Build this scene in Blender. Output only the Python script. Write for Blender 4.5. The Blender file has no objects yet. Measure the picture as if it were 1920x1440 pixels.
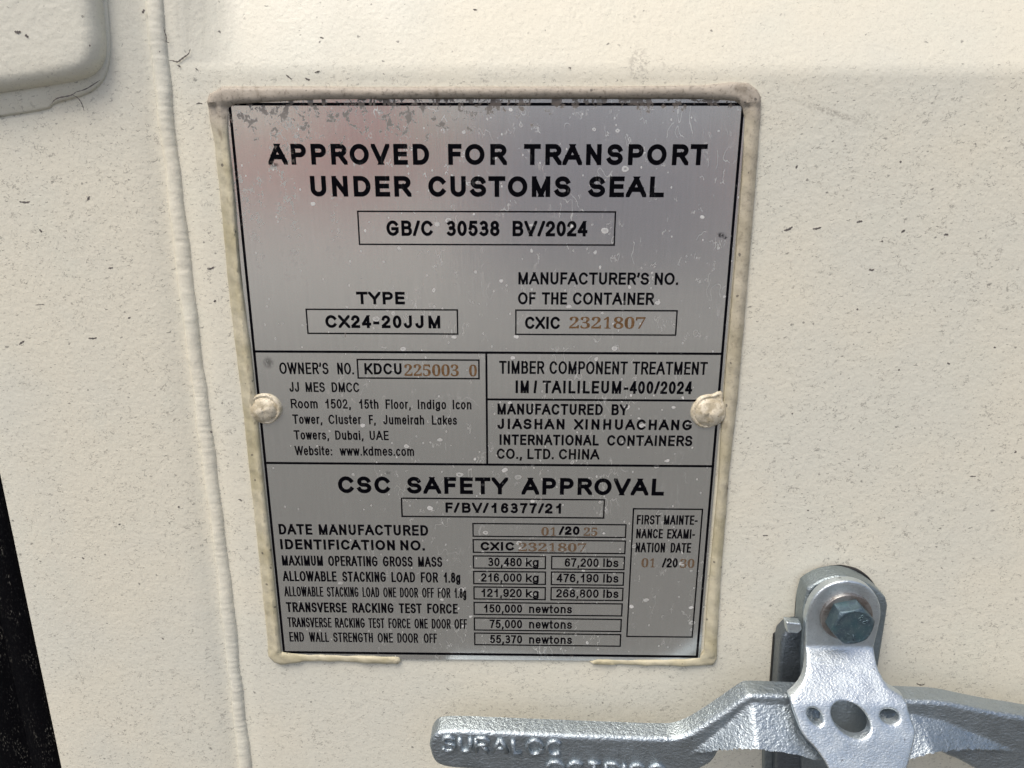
import bpy, bmesh, math, random, json
import numpy as np
from mathutils import Vector, Matrix
from mathutils.geometry import delaunay_2d_cdt

random.seed(7)
S = bpy.context.scene
COL = S.collection
R = math.radians

# ------------------------------------------------------------------ camera, sky, sun, exposure
# plane y = 0 is the face of the plate, -y is towards the viewer, metres everywhere
FPX = 1400.0
CAMPOS = Vector((0.1212, -0.3245, -0.0230))
PITCH, YAW, ROLL = -0.2879, -0.0152, 0.0015
cp, sp = math.cos(PITCH), math.sin(PITCH)
cyw, syw = math.cos(YAW), math.sin(YAW)
FW = Vector((syw * cp, cyw * cp, sp))
RT0 = Vector((cyw, -syw, 0))
UP0 = RT0.cross(FW)
RT = math.cos(ROLL) * RT0 + math.sin(ROLL) * UP0
UP = -math.sin(ROLL) * RT0 + math.cos(ROLL) * UP0
cam = bpy.data.cameras.new('camera')
cam.sensor_width = 36.0
cam.lens = FPX / 1920 * 36.0
cam.clip_start = 0.01
cam.clip_end = 400
camo = bpy.data.objects.new('camera', cam)
COL.objects.link(camo)
M = Matrix((RT, UP, -FW)).transposed().to_4x4()
M.translation = CAMPOS
camo.matrix_world = M
S.camera = camo

SUN_EL, SUN_AZ = 60, 212          # azimuth: 180 = straight behind the viewer
W = bpy.data.worlds.new('World')
S.world = W
W.use_nodes = True
nt = W.node_tree
bg = nt.nodes['Background']
sky = nt.nodes.new('ShaderNodeTexSky')
sky.sky_type = 'NISHITA'
sky.sun_disc = False
sky.sun_elevation = R(SUN_EL)
sky.sun_rotation = R(SUN_AZ)
sky.air_density = 1.0
sky.dust_density = 5.0
sky.ozone_density = 1.0
nt.links.new(sky.outputs[0], bg.inputs[0])
bg.inputs[1].default_value = 0.15
sun = bpy.data.lights.new('sun', 'SUN')
sun.energy = 1.9
sun.angle = R(28)
sun.color = (1, 0.95, 0.86)
suno = bpy.data.objects.new('sun', sun)
COL.objects.link(suno)
az = R(SUN_AZ)
tosun = Vector((math.sin(az) * math.cos(R(SUN_EL)), math.cos(az) * math.cos(R(SUN_EL)), math.sin(R(SUN_EL))))
suno.rotation_euler = tosun.to_track_quat('Z', 'Y').to_euler()
suno.location = (0, -3, 4)
S.view_settings.view_transform = 'Standard'
S.view_settings.look = 'None'
S.view_settings.gamma = 1
S.view_settings.use_curve_mapping = False
S.view_settings.exposure = 0.0

# ------------------------------------------------------------------ measuring helpers
def ray(u, v):
    return FW + RT * ((u - 960) / FPX) + UP * ((720 - v) / FPX)

def P(u, v, d=0.0):
    """photo point -> (x, z) on the vertical plane standing d metres in front of the plate face"""
    r = ray(u, v)
    t = (-d - CAMPOS.y) / r.y
    p = CAMPOS + r * t
    return (p.x, p.z)

def Pf(u, v, fun):
    """photo point on a surface whose depth is fun(x, z)"""
    d = 0.02
    for _ in range(40):
        x, z = P(u, v, d)
        d = 0.5 * d + 0.5 * fun(x, z)
    return P(u, v, d)

# ------------------------------------------------------------------ object helpers
def setp(o, label=None, cat=None, group=None, kind=None):
    if label: o['label'] = label
    if cat: o['category'] = cat
    if group: o['group'] = group
    if kind: o['kind'] = kind
    return o

def empty(name, loc, label, cat, group=None):
    o = bpy.data.objects.new(name, None)
    o.empty_display_size = 0.02
    COL.objects.link(o)
    o.location = loc
    return setp(o, label, cat, group)

def link(name, me, mat, parent=None, smooth=True):
    o = bpy.data.objects.new(name, me)
    COL.objects.link(o)
    if mat: me.materials.append(mat)
    if smooth:
        me.shade_smooth()
    if parent:
        o.parent = parent
        o.matrix_parent_inverse = Matrix.Translation(-Vector(parent.location)) if parent.type == 'EMPTY' else Matrix()
    return o

def mesh(name, verts, faces):
    me = bpy.data.meshes.new(name)
    me.from_pydata([tuple(v) for v in verts], [], faces)
    me.update()
    return me

def resample(loop, step):
    out = []
    n = len(loop)
    for i in range(n):
        a = np.array(loop[i]); b = np.array(loop[(i + 1) % n])
        k = max(1, int(round(np.linalg.norm(b - a) / step)))
        for j in range(k):
            out.append(tuple(a + (b - a) * j / k))
    return out

def chaikin(loop, it=2):
    for _ in range(it):
        o = []
        n = len(loop)
        for i in range(n):
            a = loop[i]; b = loop[(i + 1) % n]
            o.append((a[0] * .75 + b[0] * .25, a[1] * .75 + b[1] * .25))
            o.append((a[0] * .25 + b[0] * .75, a[1] * .25 + b[1] * .75))
        loop = o
    return loop

def area(loop):
    a = 0
    for i in range(len(loop)):
        x0, y0 = loop[i]; x1, y1 = loop[(i + 1) % len(loop)]
        a += x0 * y1 - x1 * y0
    return a / 2

def inside(pts, loops):
    pts = np.asarray(pts); r = np.zeros(len(pts), bool)
    for lp in loops:
        L = np.asarray(lp)
        for i in range(len(L)):
            x0, y0 = L[i]; x1, y1 = L[(i + 1) % len(L)]
            if y0 == y1: continue
            c = (y0 > pts[:, 1]) != (y1 > pts[:, 1])
            xi = (x1 - x0) * (pts[:, 1] - y0) / (y1 - y0) + x0
            r ^= c & (pts[:, 0] < xi)
    return r

def distb(pts, loops):
    pts = np.asarray(pts, float); d = np.full(len(pts), 1e9)
    for lp in loops:
        L = np.asarray(lp)
        for i in range(len(L)):
            a = L[i]; b = L[(i + 1) % len(L)]
            ab = b - a; l2 = max(ab @ ab, 1e-18)
            t = np.clip(((pts - a) @ ab) / l2, 0, 1)
            q = a + t[:, None] * ab
            d = np.minimum(d, np.hypot(*(pts - q).T))
    return d

def tri_region(loops, step, rings=(), extra=()):
    """constrained triangulation of a region with holes; returns points, triangles, loops as index lists"""
    pts, edges, idx = [], [], []
    for lp in loops:
        s = len(pts); n = len(lp)
        pts += list(lp)
        edges += [(s + i, s + (i + 1) % n) for i in range(n)]
        idx.append(list(range(s, s + n)))
    nb = len(pts)
    cand = []
    if step:
        A = np.array(loops[0]); x0, z0 = A.min(0); x1, z1 = A.max(0)
        gx = np.arange(x0, x1, step); gz = np.arange(z0, z1, step * .87)
        g = []
        for j, z in enumerate(gz):
            for x in gx:
                g.append((x + (step / 2 if j % 2 else 0), z))
        g = np.array(g)
        g = g[inside(g, loops)]
        if len(g):
            dd = distb(g, loops)
            g = g[dd > (max(rings) + step * .45 if rings else step * .4)]
            cand += [tuple(q) for q in g]
    if rings:
        rp = []; off = []
        for lp in loops:
            L = np.array(lp); n = len(L)
            sgn = 1 if area(lp) > 0 else -1
            if lp is not loops[0]: sgn = -sgn
            for i in range(n):
                t = L[(i + 1) % n] - L[i - 1]; t /= (np.linalg.norm(t) + 1e-12)
                nn = np.array((-t[1], t[0])) * sgn
                for r in rings:
                    rp.append(L[i] + nn * r); off.append(r)
        rp = np.array(rp); off = np.array(off)
        k = inside(rp, loops); rp = rp[k]; off = off[k]
        dd = distb(rp, loops)
        rp = rp[dd > off * .93]
        cand += [tuple(q) for q in rp]
    cand += list(extra)
    vin = [Vector(p) for p in pts + cand]
    vo, eo, fo, ov, oe, of = delaunay_2d_cdt(vin, edges, [], 0, 1e-7)
    V = np.array([tuple(v) for v in vo])
    T = [tuple(f) for f in fo]
    cen = np.array([V[list(f)].mean(0) for f in T])
    k = inside(cen, loops)
    T = [t for t, q in zip(T, k) if q]
    T2 = []
    for t in T:
        a, b, c = (V[i] for i in t[:3])
        T2.append(t if (b[0]-a[0])*(c[1]-a[1])-(b[1]-a[1])*(c[0]-a[0]) > 0 else t[::-1])
    mp = {}
    for newi, olds in enumerate(ov):
        for o_ in olds: mp[o_] = newi
    idx = [[mp[i] for i in l] for l in idx]
    return V, T2, idx

def solid(name, loops, front, back, mat, parent, bevel=0.0, step=0.002, bstep=None, nb=4, extra=()):
    """a body seen from the front: outline (x,z) with holes, front depth and back depth fields"""
    bstep = bstep or step
    loops = [resample(l, bstep) for l in loops]
    rings = ()
    if bevel:
        rings = tuple(bevel * (1 - math.cos(math.pi / 2 * (i + 1) / nb)) for i in range(nb))
    ex = []
    if len(extra):
        E = np.array(extra); E = E[inside(E, loops)]; E = E[distb(E, loops) > .0004]; ex = [tuple(e) for e in E]
    V, T, idx = tri_region(loops, step, rings, ex)
    D = distb(V, loops)
    used = sorted({i for t in T for i in t} | {i for l in idx for i in l})
    mp = {o: i for i, o in enumerate(used)}
    n = len(used)
    verts, bk = [], []
    for i in used:
        x, z = V[i]
        f = front(x, z, D[i]) if callable(front) else front
        b = back(x, z) if callable(back) else back
        if bevel and D[i] < bevel:
            q = 1 - D[i] / bevel
            f -= bevel * (1 - math.sqrt(max(0, 1 - q * q)))
        verts.append((x, -f, z)); bk.append((x, -b, z))
    faces = [tuple(mp[i] for i in t) for t in T]
    faces += [tuple(mp[i] + n for i in t[::-1]) for t in T]
    for li, l in enumerate(idx):
        a = area([tuple(V[i]) for i in l])
        ccw = a > 0
        m = len(l)
        for i in range(m):
            p, q = mp[l[i]], mp[l[(i + 1) % m]]
            if p == q: continue
            f = (q, p, p + n, q + n)
            if (not ccw) != (li > 0): f = f[::-1]
            faces.append(f)
    me = mesh(name, verts + bk, faces)
    o = link(name, me, mat, parent)
    me.set_sharp_from_angle(angle=R(50))
    return o

def tube(pts, rad, seg=8, closed=False):
    verts, faces = [], []
    n = len(pts)
    for i, p in enumerate(pts):
        p = Vector(p)
        a = Vector(pts[max(i - 1, 0)]) if not closed else Vector(pts[i - 1])
        b = Vector(pts[min(i + 1, n - 1)]) if not closed else Vector(pts[(i + 1) % n])
        t = (b - a).normalized()
        n1 = t.cross(Vector((0, 1, 0)))
        if n1.length < 1e-4: n1 = t.cross(Vector((1, 0, 0)))
        n1.normalize(); n2 = t.cross(n1)
        r = rad[i] if hasattr(rad, '__len__') else rad
        for k in range(seg):
            an = 2 * math.pi * k / seg
            verts.append(p + (n1 * math.cos(an) + n2 * math.sin(an)) * r)
    m = n if closed else n - 1
    for i in range(m):
        for k in range(seg):
            j = (i + 1) % n
            faces.append((i * seg + k, i * seg + (k + 1) % seg, j * seg + (k + 1) % seg, j * seg + k))
    if not closed:
        faces.append(tuple(range(seg))[::-1]); faces.append(tuple((n - 1) * seg + k for k in range(seg)))
    return verts, faces

# ------------------------------------------------------------------ node helpers
class NT:
    def __init__(s, name):
        s.m = bpy.data.materials.new(name); s.m.use_nodes = True
        s.t = s.m.node_tree
        s.b = s.t.nodes['Principled BSDF']
        s.pos = s.t.nodes.new('ShaderNodeNewGeometry').outputs['Position']
    def n(s, k, **a):
        x = s.t.nodes.new(k)
        for q, v in a.items(): setattr(x, q, v)
        return x
    def L(s, a, b): s.t.links.new(a, b)
    def put(s, v, inp):
        if isinstance(v, bpy.types.NodeSocket): s.L(v, inp)
        else: inp.default_value = v
    def mapp(s, sc, rot=(0, 0, 0), loc=(0, 0, 0), src=None):
        x = s.n('ShaderNodeMapping'); x.inputs['Scale'].default_value = sc; x.inputs['Rotation'].default_value = rot
        x.inputs['Location'].default_value = loc
        s.L(src or s.pos, x.inputs[0]); return x.outputs[0]
    def noise(s, scale, det=3, rough=.55, vec=None, dist=0, col=False):
        x = s.n('ShaderNodeTexNoise'); x.inputs['Scale'].default_value = scale; x.inputs['Detail'].default_value = det
        x.inputs['Roughness'].default_value = rough; x.inputs['Distortion'].default_value = dist
        s.L(vec or s.pos, x.inputs['Vector']); return x.outputs['Color' if col else 'Fac']
    def vor(s, scale, vec=None, feat='F1', rnd=1.0):
        x = s.n('ShaderNodeTexVoronoi'); x.feature = feat; x.inputs['Scale'].default_value = scale
        x.inputs['Randomness'].default_value = rnd
        s.L(vec or s.pos, x.inputs['Vector']); return x
    def M(s, op, a, b=0.0, c=0.0, clamp=False):
        x = s.n('ShaderNodeMath'); x.operation = op; x.use_clamp = clamp
        s.put(a, x.inputs[0]); s.put(b, x.inputs[1]); s.put(c, x.inputs[2]); return x.outputs[0]
    def ramp(s, v, lo, hi, a=0.0, b=1.0, smooth=True):
        x = s.n('ShaderNodeMapRange'); x.interpolation_type = 'SMOOTHSTEP' if smooth else 'LINEAR'
        s.put(v, x.inputs['Value']); x.inputs['From Min'].default_value = lo; x.inputs['From Max'].default_value = hi
        x.inputs['To Min'].default_value = a; x.inputs['To Max'].default_value = b; return x.outputs[0]
    def mix(s, f, a, b):
        x = s.n('ShaderNodeMix'); x.data_type = 'RGBA'
        s.put(f, x.inputs[0]); s.put(a, x.inputs[6]); s.put(b, x.inputs[7]); return x.outputs[2]
    def bump(s, h, st=1.0, dist=0.001, prev=None):
        x = s.n('ShaderNodeBump'); x.inputs['Strength'].default_value = st; x.inputs['Distance'].default_value = dist
        s.L(h, x.inputs['Height'])
        if prev: s.L(prev, x.inputs['Normal'])
        return x.outputs[0]
    def sep(s, v=None):
        x = s.n('ShaderNodeSeparateXYZ'); s.L(v or s.pos, x.inputs[0]); return x.outputs
    def warp(s, scale, amt, src=None):
        c = s.noise(scale, 2, .5, src, col=True)
        a = s.n('ShaderNodeVectorMath'); a.operation = 'MULTIPLY_ADD'
        s.L(c, a.inputs[0]); a.inputs[1].default_value = (amt,) * 3
        s.L(src or s.pos, a.inputs[2]); return a.outputs[0]
    def fin(s, col=None, rough=None, metal=None, nrm=None, spec=None):
        if col is not None: s.put(col, s.b.inputs['Base Color'])
        if rough is not None: s.put(rough, s.b.inputs['Roughness'])
        if metal is not None: s.put(metal, s.b.inputs['Metallic'])
        if nrm is not None: s.L(nrm, s.b.inputs['Normal'])
        if spec is not None: s.b.inputs['Specular IOR Level'].default_value = spec
        return s.m

def rgb(*c): return (*c, 1.0)

def blob(n, u, v, ru, rv, d=0.0, rot=0.0):
    """soft elliptical mask at a known spot of the door (for one stain)"""
    x0, z0 = P(u, v, d)
    s0 = abs(P(u + 50, v, d)[0] - P(u - 50, v, d)[0]) / 100
    x = n.mapp((1 / (ru * s0), 1, 1 / (rv * s0)), loc=(0, 0, 0))
    t = n.n('ShaderNodeVectorMath'); t.operation = 'SUBTRACT'
    n.L(n.pos, t.inputs[0]); t.inputs[1].default_value = (x0, 0, z0)
    r = n.n('ShaderNodeVectorRotate'); r.rotation_type = 'Y_AXIS'; r.inputs['Angle'].default_value = rot
    n.L(t.outputs[0], r.inputs['Vector'])
    m = n.n('ShaderNodeVectorMath'); m.operation = 'MULTIPLY'
    n.L(r.outputs[0], m.inputs[0]); m.inputs[1].default_value = (1 / (ru * s0), 0, 1 / (rv * s0))
    l = n.n('ShaderNodeVectorMath'); l.operation = 'LENGTH'; n.L(m.outputs[0], l.inputs[0])
    return n.ramp(l.outputs['Value'], 1.0, 0.2)

# ------------------------------------------------------------------ materials
def mat_paint(name, base, dirt=1.0, marks=True, coarse=1.0):
    n = NT(name)
    tone = n.noise(9, 3, .6)
    tone2 = n.noise(30, 3, .6, n.mapp((1, 1, 1), loc=(3, 1, 2)))
    b = [c for c in base]
    col = n.mix(n.ramp(tone, .35, .65), rgb(b[0] * .96, b[1] * .97, b[2] * .97), rgb(b[0] * 1.03, b[1] * 1.01, b[2] * .97))
    col = n.mix(n.M('MULTIPLY', n.ramp(tone2, .5, .75), .35), col, rgb(b[0] * .94, b[1] * .97, b[2] * .96))
    # fine grain of grime caught in the orange peel
    gr = n.ramp(n.noise(1400, 2, .6), .52, .75)
    col = n.mix(n.M('MULTIPLY', gr, .22 * dirt), col, rgb(.36, .32, .26))
    def crescents(sc, rmax, loc, opac, thr, colr):
        # small curled lips of lifted paint: the lower arc of a tiny ring
        nonlocal col
        vv = n.warp(500, .0012)
        mp_ = n.mapp((1, 1, 1.25), (0, loc * .1, 0), (loc, loc, loc), vv)
        vo = n.vor(sc, mp_)
        sub_ = n.n('ShaderNodeVectorMath'); sub_.operation = 'SUBTRACT'
        n.L(mp_, sub_.inputs[0]); n.L(vo.outputs['Position'], sub_.inputs[1])
        lz = n.M('MULTIPLY', n.sep(sub_.outputs[0])[2], sc)
        rr_ = n.sep(vo.outputs['Color'])
        r = n.ramp(rr_[0], 0, 1, rmax * .45, rmax, False)
        band = n.ramp(n.M('ABSOLUTE', n.M('SUBTRACT', vo.outputs['Distance'], r)), .02, .06, 1, 0)
        low = n.ramp(n.M('DIVIDE', lz, r), -.15, -.75, 0, 1)
        on = n.M('MULTIPLY', n.M('GREATER_THAN', rr_[1], thr), fewer)
        k = n.M('MULTIPLY', n.M('MULTIPLY', band, low), n.M('MULTIPLY', on, n.ramp(rr_[2], 0, 1, .35, 1, False)))
        col = n.mix(n.M('MULTIPLY', k, .92 * opac * dirt), col, colr)
    fewer = n.ramp(n.sep()[2], .005, .022, 1, .3)
    if marks:
        crescents(300, .24, 2, .85, .35, rgb(.10, .095, .085))
        crescents(210, .28, 5, .75, .55, rgb(.10, .095, .085))
        crescents(480, .26, 9, .7, .3, rgb(.13, .12, .11))
        w = n.warp(700, .0018)
        w2 = n.warp(160, .004, w)
        # short curled hairline cracks
        c1 = n.noise(210, 2.5, .6, n.mapp((1, 1, 1.5), src=w))
        line = n.ramp(n.M('ABSOLUTE', n.M('SUBTRACT', c1, .5)), .009, .021, 1, 0)
        keep = n.ramp(n.noise(260, 2, .6, n.mapp((1, 1, 1), loc=(5, 2, 1))), .52, .60)
        area_ = n.ramp(n.noise(14, 2, .6, n.mapp((1, 1, 1), loc=(9, 2, 4))), .3, .6, .45, 1)
        line = n.M('MULTIPLY', n.M('MULTIPLY', n.M('MULTIPLY', line, keep), area_), fewer)
        col = n.mix(n.M('MULTIPLY', line, .46 * dirt), col, rgb(.11, .10, .09))
        # little dark pits and flecks of several sizes
        for sc, th, st, o in ((210, .15, .7, 0), (430, .20, .4, 3), (95, .085, 1.0, 7)):
            v = n.vor(sc, n.mapp((1, 1, 1.6), loc=(o, o, o), src=w2))
            rnd = n.sep(v.outputs['Color'])
            r = n.M('MULTIPLY', n.ramp(rnd[0], .62, 1.0, 0, 1, False), th)
            m = n.M('LESS_THAN', v.outputs['Distance'], r)
            soft = n.ramp(n.M('SUBTRACT', v.outputs['Distance'], r), -.03, .03, 1, 0)
            col = n.mix(n.M('MULTIPLY', n.M('MULTIPLY', soft, n.ramp(rnd[0], .62, .64)), n.M('MULTIPLY', n.ramp(rnd[1], 0, 1, .25, 1, False), st * dirt)), col, rgb(.09, .085, .08))
        smudge = blob(n, 1197, 118, 26, 46)
        smudge = n.M('MULTIPLY', smudge, n.ramp(n.noise(600, 3, .7), .45, .6))
        col = n.mix(n.M('MULTIPLY', smudge, .45), col, rgb(.2, .18, .16))
        streak = blob(n, 1560, 210, 100, 9, rot=-.3)
        streak = n.M('MULTIPLY', streak, n.ramp(n.noise(900, 3, .7), .4, .6))
        col = n.mix(n.M('MULTIPLY', streak, .5), col, rgb(.22, .2, .17))
    h = n.noise(520 * coarse, 3, .55)
    h2 = n.noise(140, 2, .5)
    nr = n.bump(h, .42, .0005 / coarse)
    nr = n.bump(h2, .10, .0016, nr)
    return n.fin(col, n.ramp(n.noise(40, 2), .3, .7, .42, .55), 0.0, nr, .4)

def spots_mask(n):
    """dried water marks: small rings and short streaks, thicker in the middle and right of the plate"""
    x, y, z = n.sep()
    w = n.warp(260, .0016)
    reg = n.ramp(x, .015, .075, .30, 1)
    cl = n.ramp(n.noise(22, 2, .6), .38, .58, .5, 1)
    reg = n.M('MULTIPLY', reg, cl)
    total = None
    for sc, stretch, rot, th, loc in ((140, (1, 1, 1.35), .0, .25, 0), (140, (1.0, 1, .42), .6, .15, 4), (150, (.5, 1, 1.2), -.35, .16, 8), (250, (1, 1, .8), .5, .24, 12)):
        v = n.vor(sc, n.mapp(stretch, (0, rot, 0), (loc, loc, loc), w))
        rnd = n.sep(v.outputs['Color'])
        d = v.outputs['Distance']
        r = n.M('MULTIPLY', n.ramp(rnd[0], 0, 1, .5, 1, False), th)
        q = n.M('DIVIDE', d, r)
        body = n.ramp(q, .95, 1.05, 1, 0)
        ring = n.M('MULTIPLY', n.ramp(q, .55, .9), body)
        val = n.M('ADD', n.M('MULTIPLY', body, .30), n.M('MULTIPLY', ring, .65))
        on = n.M('GREATER_THAN', n.M('MULTIPLY', rnd[1], reg), .34)
        val = n.M('MULTIPLY', n.M('MULTIPLY', val, on), n.ramp(rnd[2], 0, 1, .4, 1, False))
        total = val if total is None else n.M('MAXIMUM', total, val)
    # pin-prick spatter and scratches
    v = n.vor(520, n.mapp((1, 1, .7), (0, .4, 0)))
    rnd = n.sep(v.outputs['Color'])
    dots = n.M('MULTIPLY', n.M('LESS_THAN', v.outputs['Distance'], .17), n.M('GREATER_THAN', rnd[0], .86))
    total = n.M('MAXIMUM', total, n.M('MULTIPLY', n.M('MULTIPLY', dots, rnd[1]), .6))
    ln = n.noise(75, 3, .6, n.mapp((1, 1, .35), (0, .6, 0), src=n.warp(60, .01)))
    ln = n.ramp(n.M('ABSOLUTE', n.M('SUBTRACT', ln, .5)), .002, .005, 1, 0)
    ln = n.M('MULTIPLY', ln, n.ramp(n.noise(60, 2), .50, .60))
    ln2 = n.noise(190, 3, .6, n.mapp((1, 1, .28), (0, .75, 0), (7, 7, 7), src=n.warp(120, .006)))
    ln2 = n.ramp(n.M('ABSOLUTE', n.M('SUBTRACT', ln2, .5)), .004, .012, 1, 0)
    ln2 = n.M('MULTIPLY', ln2, n.ramp(n.noise(150, 2, .5, n.mapp((1, 1, 1), loc=(3, 9, 1))), .56, .62))
    ln = n.M('MAXIMUM', ln, ln2)
    total = n.M('MAXIMUM', total, n.M('MULTIPLY', n.M('MULTIPLY', ln, reg), .34))
    return total

ZTOP = P(900, 190)[1]
def dirt_mask(n):
    """grime that crept down from under the sealant along the top edge, mostly left of the middle"""
    x, y, z = n.sep()
    dz = n.M('SUBTRACT', ZTOP, z)
    along = n.ramp(x, .07, .15, 1, .25)
    near = n.ramp(n.M('DIVIDE', dz, along), .002, .028, 1, 0)
    w = n.warp(420, .003)
    a = n.noise(330, 4, .65, n.mapp((1, 1, .8), src=w))
    m = n.ramp(n.M('ADD', a, n.M('MULTIPLY', near, .15)), .685, .72)
    edge = n.ramp(dz, .0010, .0034, 1, 0)
    e = n.ramp(n.M('ADD', n.noise(160, 4, .6, n.mapp((1, 1, .3), loc=(2, 0, 0))), n.M('MULTIPLY', edge, .18)), .70, .74)
    e = n.M('MULTIPLY', e, n.M('MULTIPLY', n.ramp(x, .012, .04), n.ramp(x, .19, .13, .0, 1)))
    # a few long runs on the left third
    run = n.ramp(n.noise(70, 3, .6, n.mapp((1, 1, .22), loc=(1, 0, 0))), .50, .58)
    lim = n.ramp(dz, .012, .085, 1, 0)
    sp = n.ramp(n.noise(420, 3, .7, w), .55, .60)
    rr = n.M('MULTIPLY', n.M('MULTIPLY', run, sp), n.M('MULTIPLY', lim, n.ramp(x, .06, .02)))
    return n.M('MAXIMUM', n.M('MULTIPLY', n.M('MULTIPLY', m, n.ramp(near, 0, .15)), .9), n.M('MAXIMUM', e, n.M('MULTIPLY', rr, .85)))

def mat_plate():
    n = NT('brushed_steel')
    sp_ = spots_mask(n); di = dirt_mask(n)
    brush = n.noise(900, 3, .6, n.mapp((1, 1, .05)))
    grain = n.noise(2600, 1, .5)
    base = n.mix(brush, rgb(.68, .69, .66), rgb(.82, .825, .785))
    base = n.mix(n.M('MULTIPLY', n.ramp(grain, .45, .7), .25), base, rgb(.40, .40, .40))
    base = n.mix(n.M('MULTIPLY', sp_, .9), base, rgb(.72, .71, .69))
    base = n.mix(di, base, rgb(.16, .14, .125))
    # corroded blob and stray mark
    for (u, v, ru, rv, k) in ((503, 680, 14, 15, .6), (1352, 441, 12, 7, 1), (1360, 446, 6, 4, 1), (514, 309, 12, 6, .8), (728, 886, 6, 6, .6)):
        m = blob(n, u, v, ru, rv)
        m = n.M('MULTIPLY', m, n.ramp(n.noise(700, 3, .6), .38, .5))
        base = n.mix(n.M('MULTIPLY', m, k), base, rgb(.12, .12, .12))
    metal = n.M('SUBTRACT', .86, n.M('MAXIMUM', n.M('MULTIPLY', sp_, .75), n.M('MULTIPLY', di, .86)))
    rough = n.M('ADD', n.ramp(n.noise(8, 2), .3, .7, .16, .21), n.M('MAXIMUM', n.M('MULTIPLY', sp_, .35), n.M('MULTIPLY', di, .5)))
    nr = n.bump(brush, .06, .0003)
    nr = n.bump(n.noise(14, 2, .5), .25, .0011, nr)
    nr = n.bump(sp_, .15, .0002, nr)
    return n.fin(base, rough, metal, nr)

def mat_ink():
    n = NT('black_print')
    sp_ = spots_mask(n); di = dirt_mask(n)
    wear = n.ramp(n.noise(1300, 3, .7), .68, .74)
    base = n.mix(n.M('MULTIPLY', sp_, .40), rgb(.0015, .0015, .003), rgb(.25, .25, .25))
    base = n.mix(n.M('MULTIPLY', wear, .35), base, rgb(.2, .2, .2))
    base = n.mix(di, base, rgb(.16, .14, .125))
    return n.fin(base, .6, 0.0, None, .04)

def mat_bronze():
    n = NT('bronze_stamp_ink')
    t = n.noise(700, 3, .6)
    base = n.mix(n.ramp(t, .35, .65), rgb(.11, .056, .020), rgb(.20, .112, .050))
    sp_ = spots_mask(n)
    base = n.mix(n.M('MULTIPLY', sp_, .6), base, rgb(.45, .42, .38))
    zz = n.sep()[2]
    low = n.ramp(zz, P(1000, 950)[1], P(1000, 800)[1], .55, 0)
    base = n.mix(low, base, rgb(.135, .10, .07))
    return n.fin(base, .5, .1, None, .35)

def mat_galv(name, base=(.60, .63, .66), rough=.36, scale=1.0, bumpd=.0006, spangle=False):
    n = NT(name)
    a = n.noise(60, 3, .6)
    c = n.mix(n.ramp(a, .3, .7), rgb(*[k * .88 for k in base]), rgb(*base))
    sp_ = n.ramp(n.noise(900, 2, .6), .56, .7)
    c = n.mix(n.M('MULTIPLY', sp_, .30), c, rgb(*[k * .5 for k in base]))
    pit = n.vor(240, n.warp(300, .002))
    pm = n.M('MULTIPLY', n.M('LESS_THAN', pit.outputs['Distance'], .13), n.M('GREATER_THAN', n.sep(pit.outputs['Color'])[0], .9))
    c = n.mix(n.M('MULTIPLY', pm, .6), c, rgb(.12, .12, .13))
    h = n.noise(900 * scale, 3, .6, n.mapp((.75, 1, 1.2), (0, .3, 0)))
    nr = n.bump(h, .68, bumpd)
    nr = n.bump(n.noise(110, 2, .5), .12, .0016, nr)
    return n.fin(c, n.ramp(n.noise(180, 3), .3, .7, rough - .06, rough + .08), .92, nr)

def mat_sealant():
    n = NT('yellowed_sealant')
    x, y, z = n.sep()
    t = n.noise(45, 3, .6)
    c = n.mix(n.ramp(t, .35, .65), rgb(.44, .40, .265), rgb(.55, .51, .38))
    zt = P(900, 200)[1]
    top = n.ramp(n.M('ADD', z, n.M('MULTIPLY', n.M('SUBTRACT', t, .5), .02)), zt - .012, zt + .002)
    right = n.ramp(x, .205, .215, 0, .55)
    dirtiness = n.M('MAXIMUM', top, n.M('MULTIPLY', right, n.ramp(z, -.25, -.02)))
    c = n.mix(n.M('MULTIPLY', dirtiness, .85), c, rgb(.40, .355, .305))
    g = n.ramp(n.noise(700, 4, .7), .5, .68)
    c = n.mix(n.M('MULTIPLY', g, n.M('ADD', .18, n.M('MULTIPLY', dirtiness, .45))), c, rgb(.14, .12, .095))
    g2 = n.ramp(n.noise(130, 3, .65, n.mapp((1, 1, .5), loc=(4, 4, 4))), .6, .72)
    c = n.mix(n.M('MULTIPLY', g2, .55), c, rgb(.20, .165, .12))
    v = n.vor(260, n.warp(400, .002))
    dk = n.M('MULTIPLY', n.M('LESS_THAN', v.outputs['Distance'], .16), n.M('GREATER_THAN', n.sep(v.outputs['Color'])[0], .75))
    c = n.mix(n.M('MULTIPLY', dk, .75), c, rgb(.09, .08, .07))
    nr = n.bump(n.noise(800, 3, .6), .5, .0003)
    nr = n.bump(n.noise(90, 3, .6), .22, .0018, nr)
    return n.fin(c, .5, 0.0, nr, .4)

def mat_rivet():
    n = NT('painted_rivet')
    t = n.ramp(n.noise(260, 4, .65), .42, .62)
    c = n.mix(t, rgb(.66, .60, .47), rgb(.46, .40, .28))
    g = n.ramp(n.noise(900, 3, .7), .52, .66)
    c = n.mix(n.M('MULTIPLY', g, .6), c, rgb(.26, .22, .16))
    v = n.vor(500)
    dk = n.M('MULTIPLY', n.M('LESS_THAN', v.outputs['Distance'], .2), n.M('GREATER_THAN', n.sep(v.outputs['Color'])[0], .82))
    c = n.mix(n.M('MULTIPLY', dk, .6), c, rgb(.1, .08, .06))
    nr = n.bump(n.noise(900, 3, .6), .4, .0003)
    return n.fin(c, .42, 0.0, nr, .5)

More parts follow.
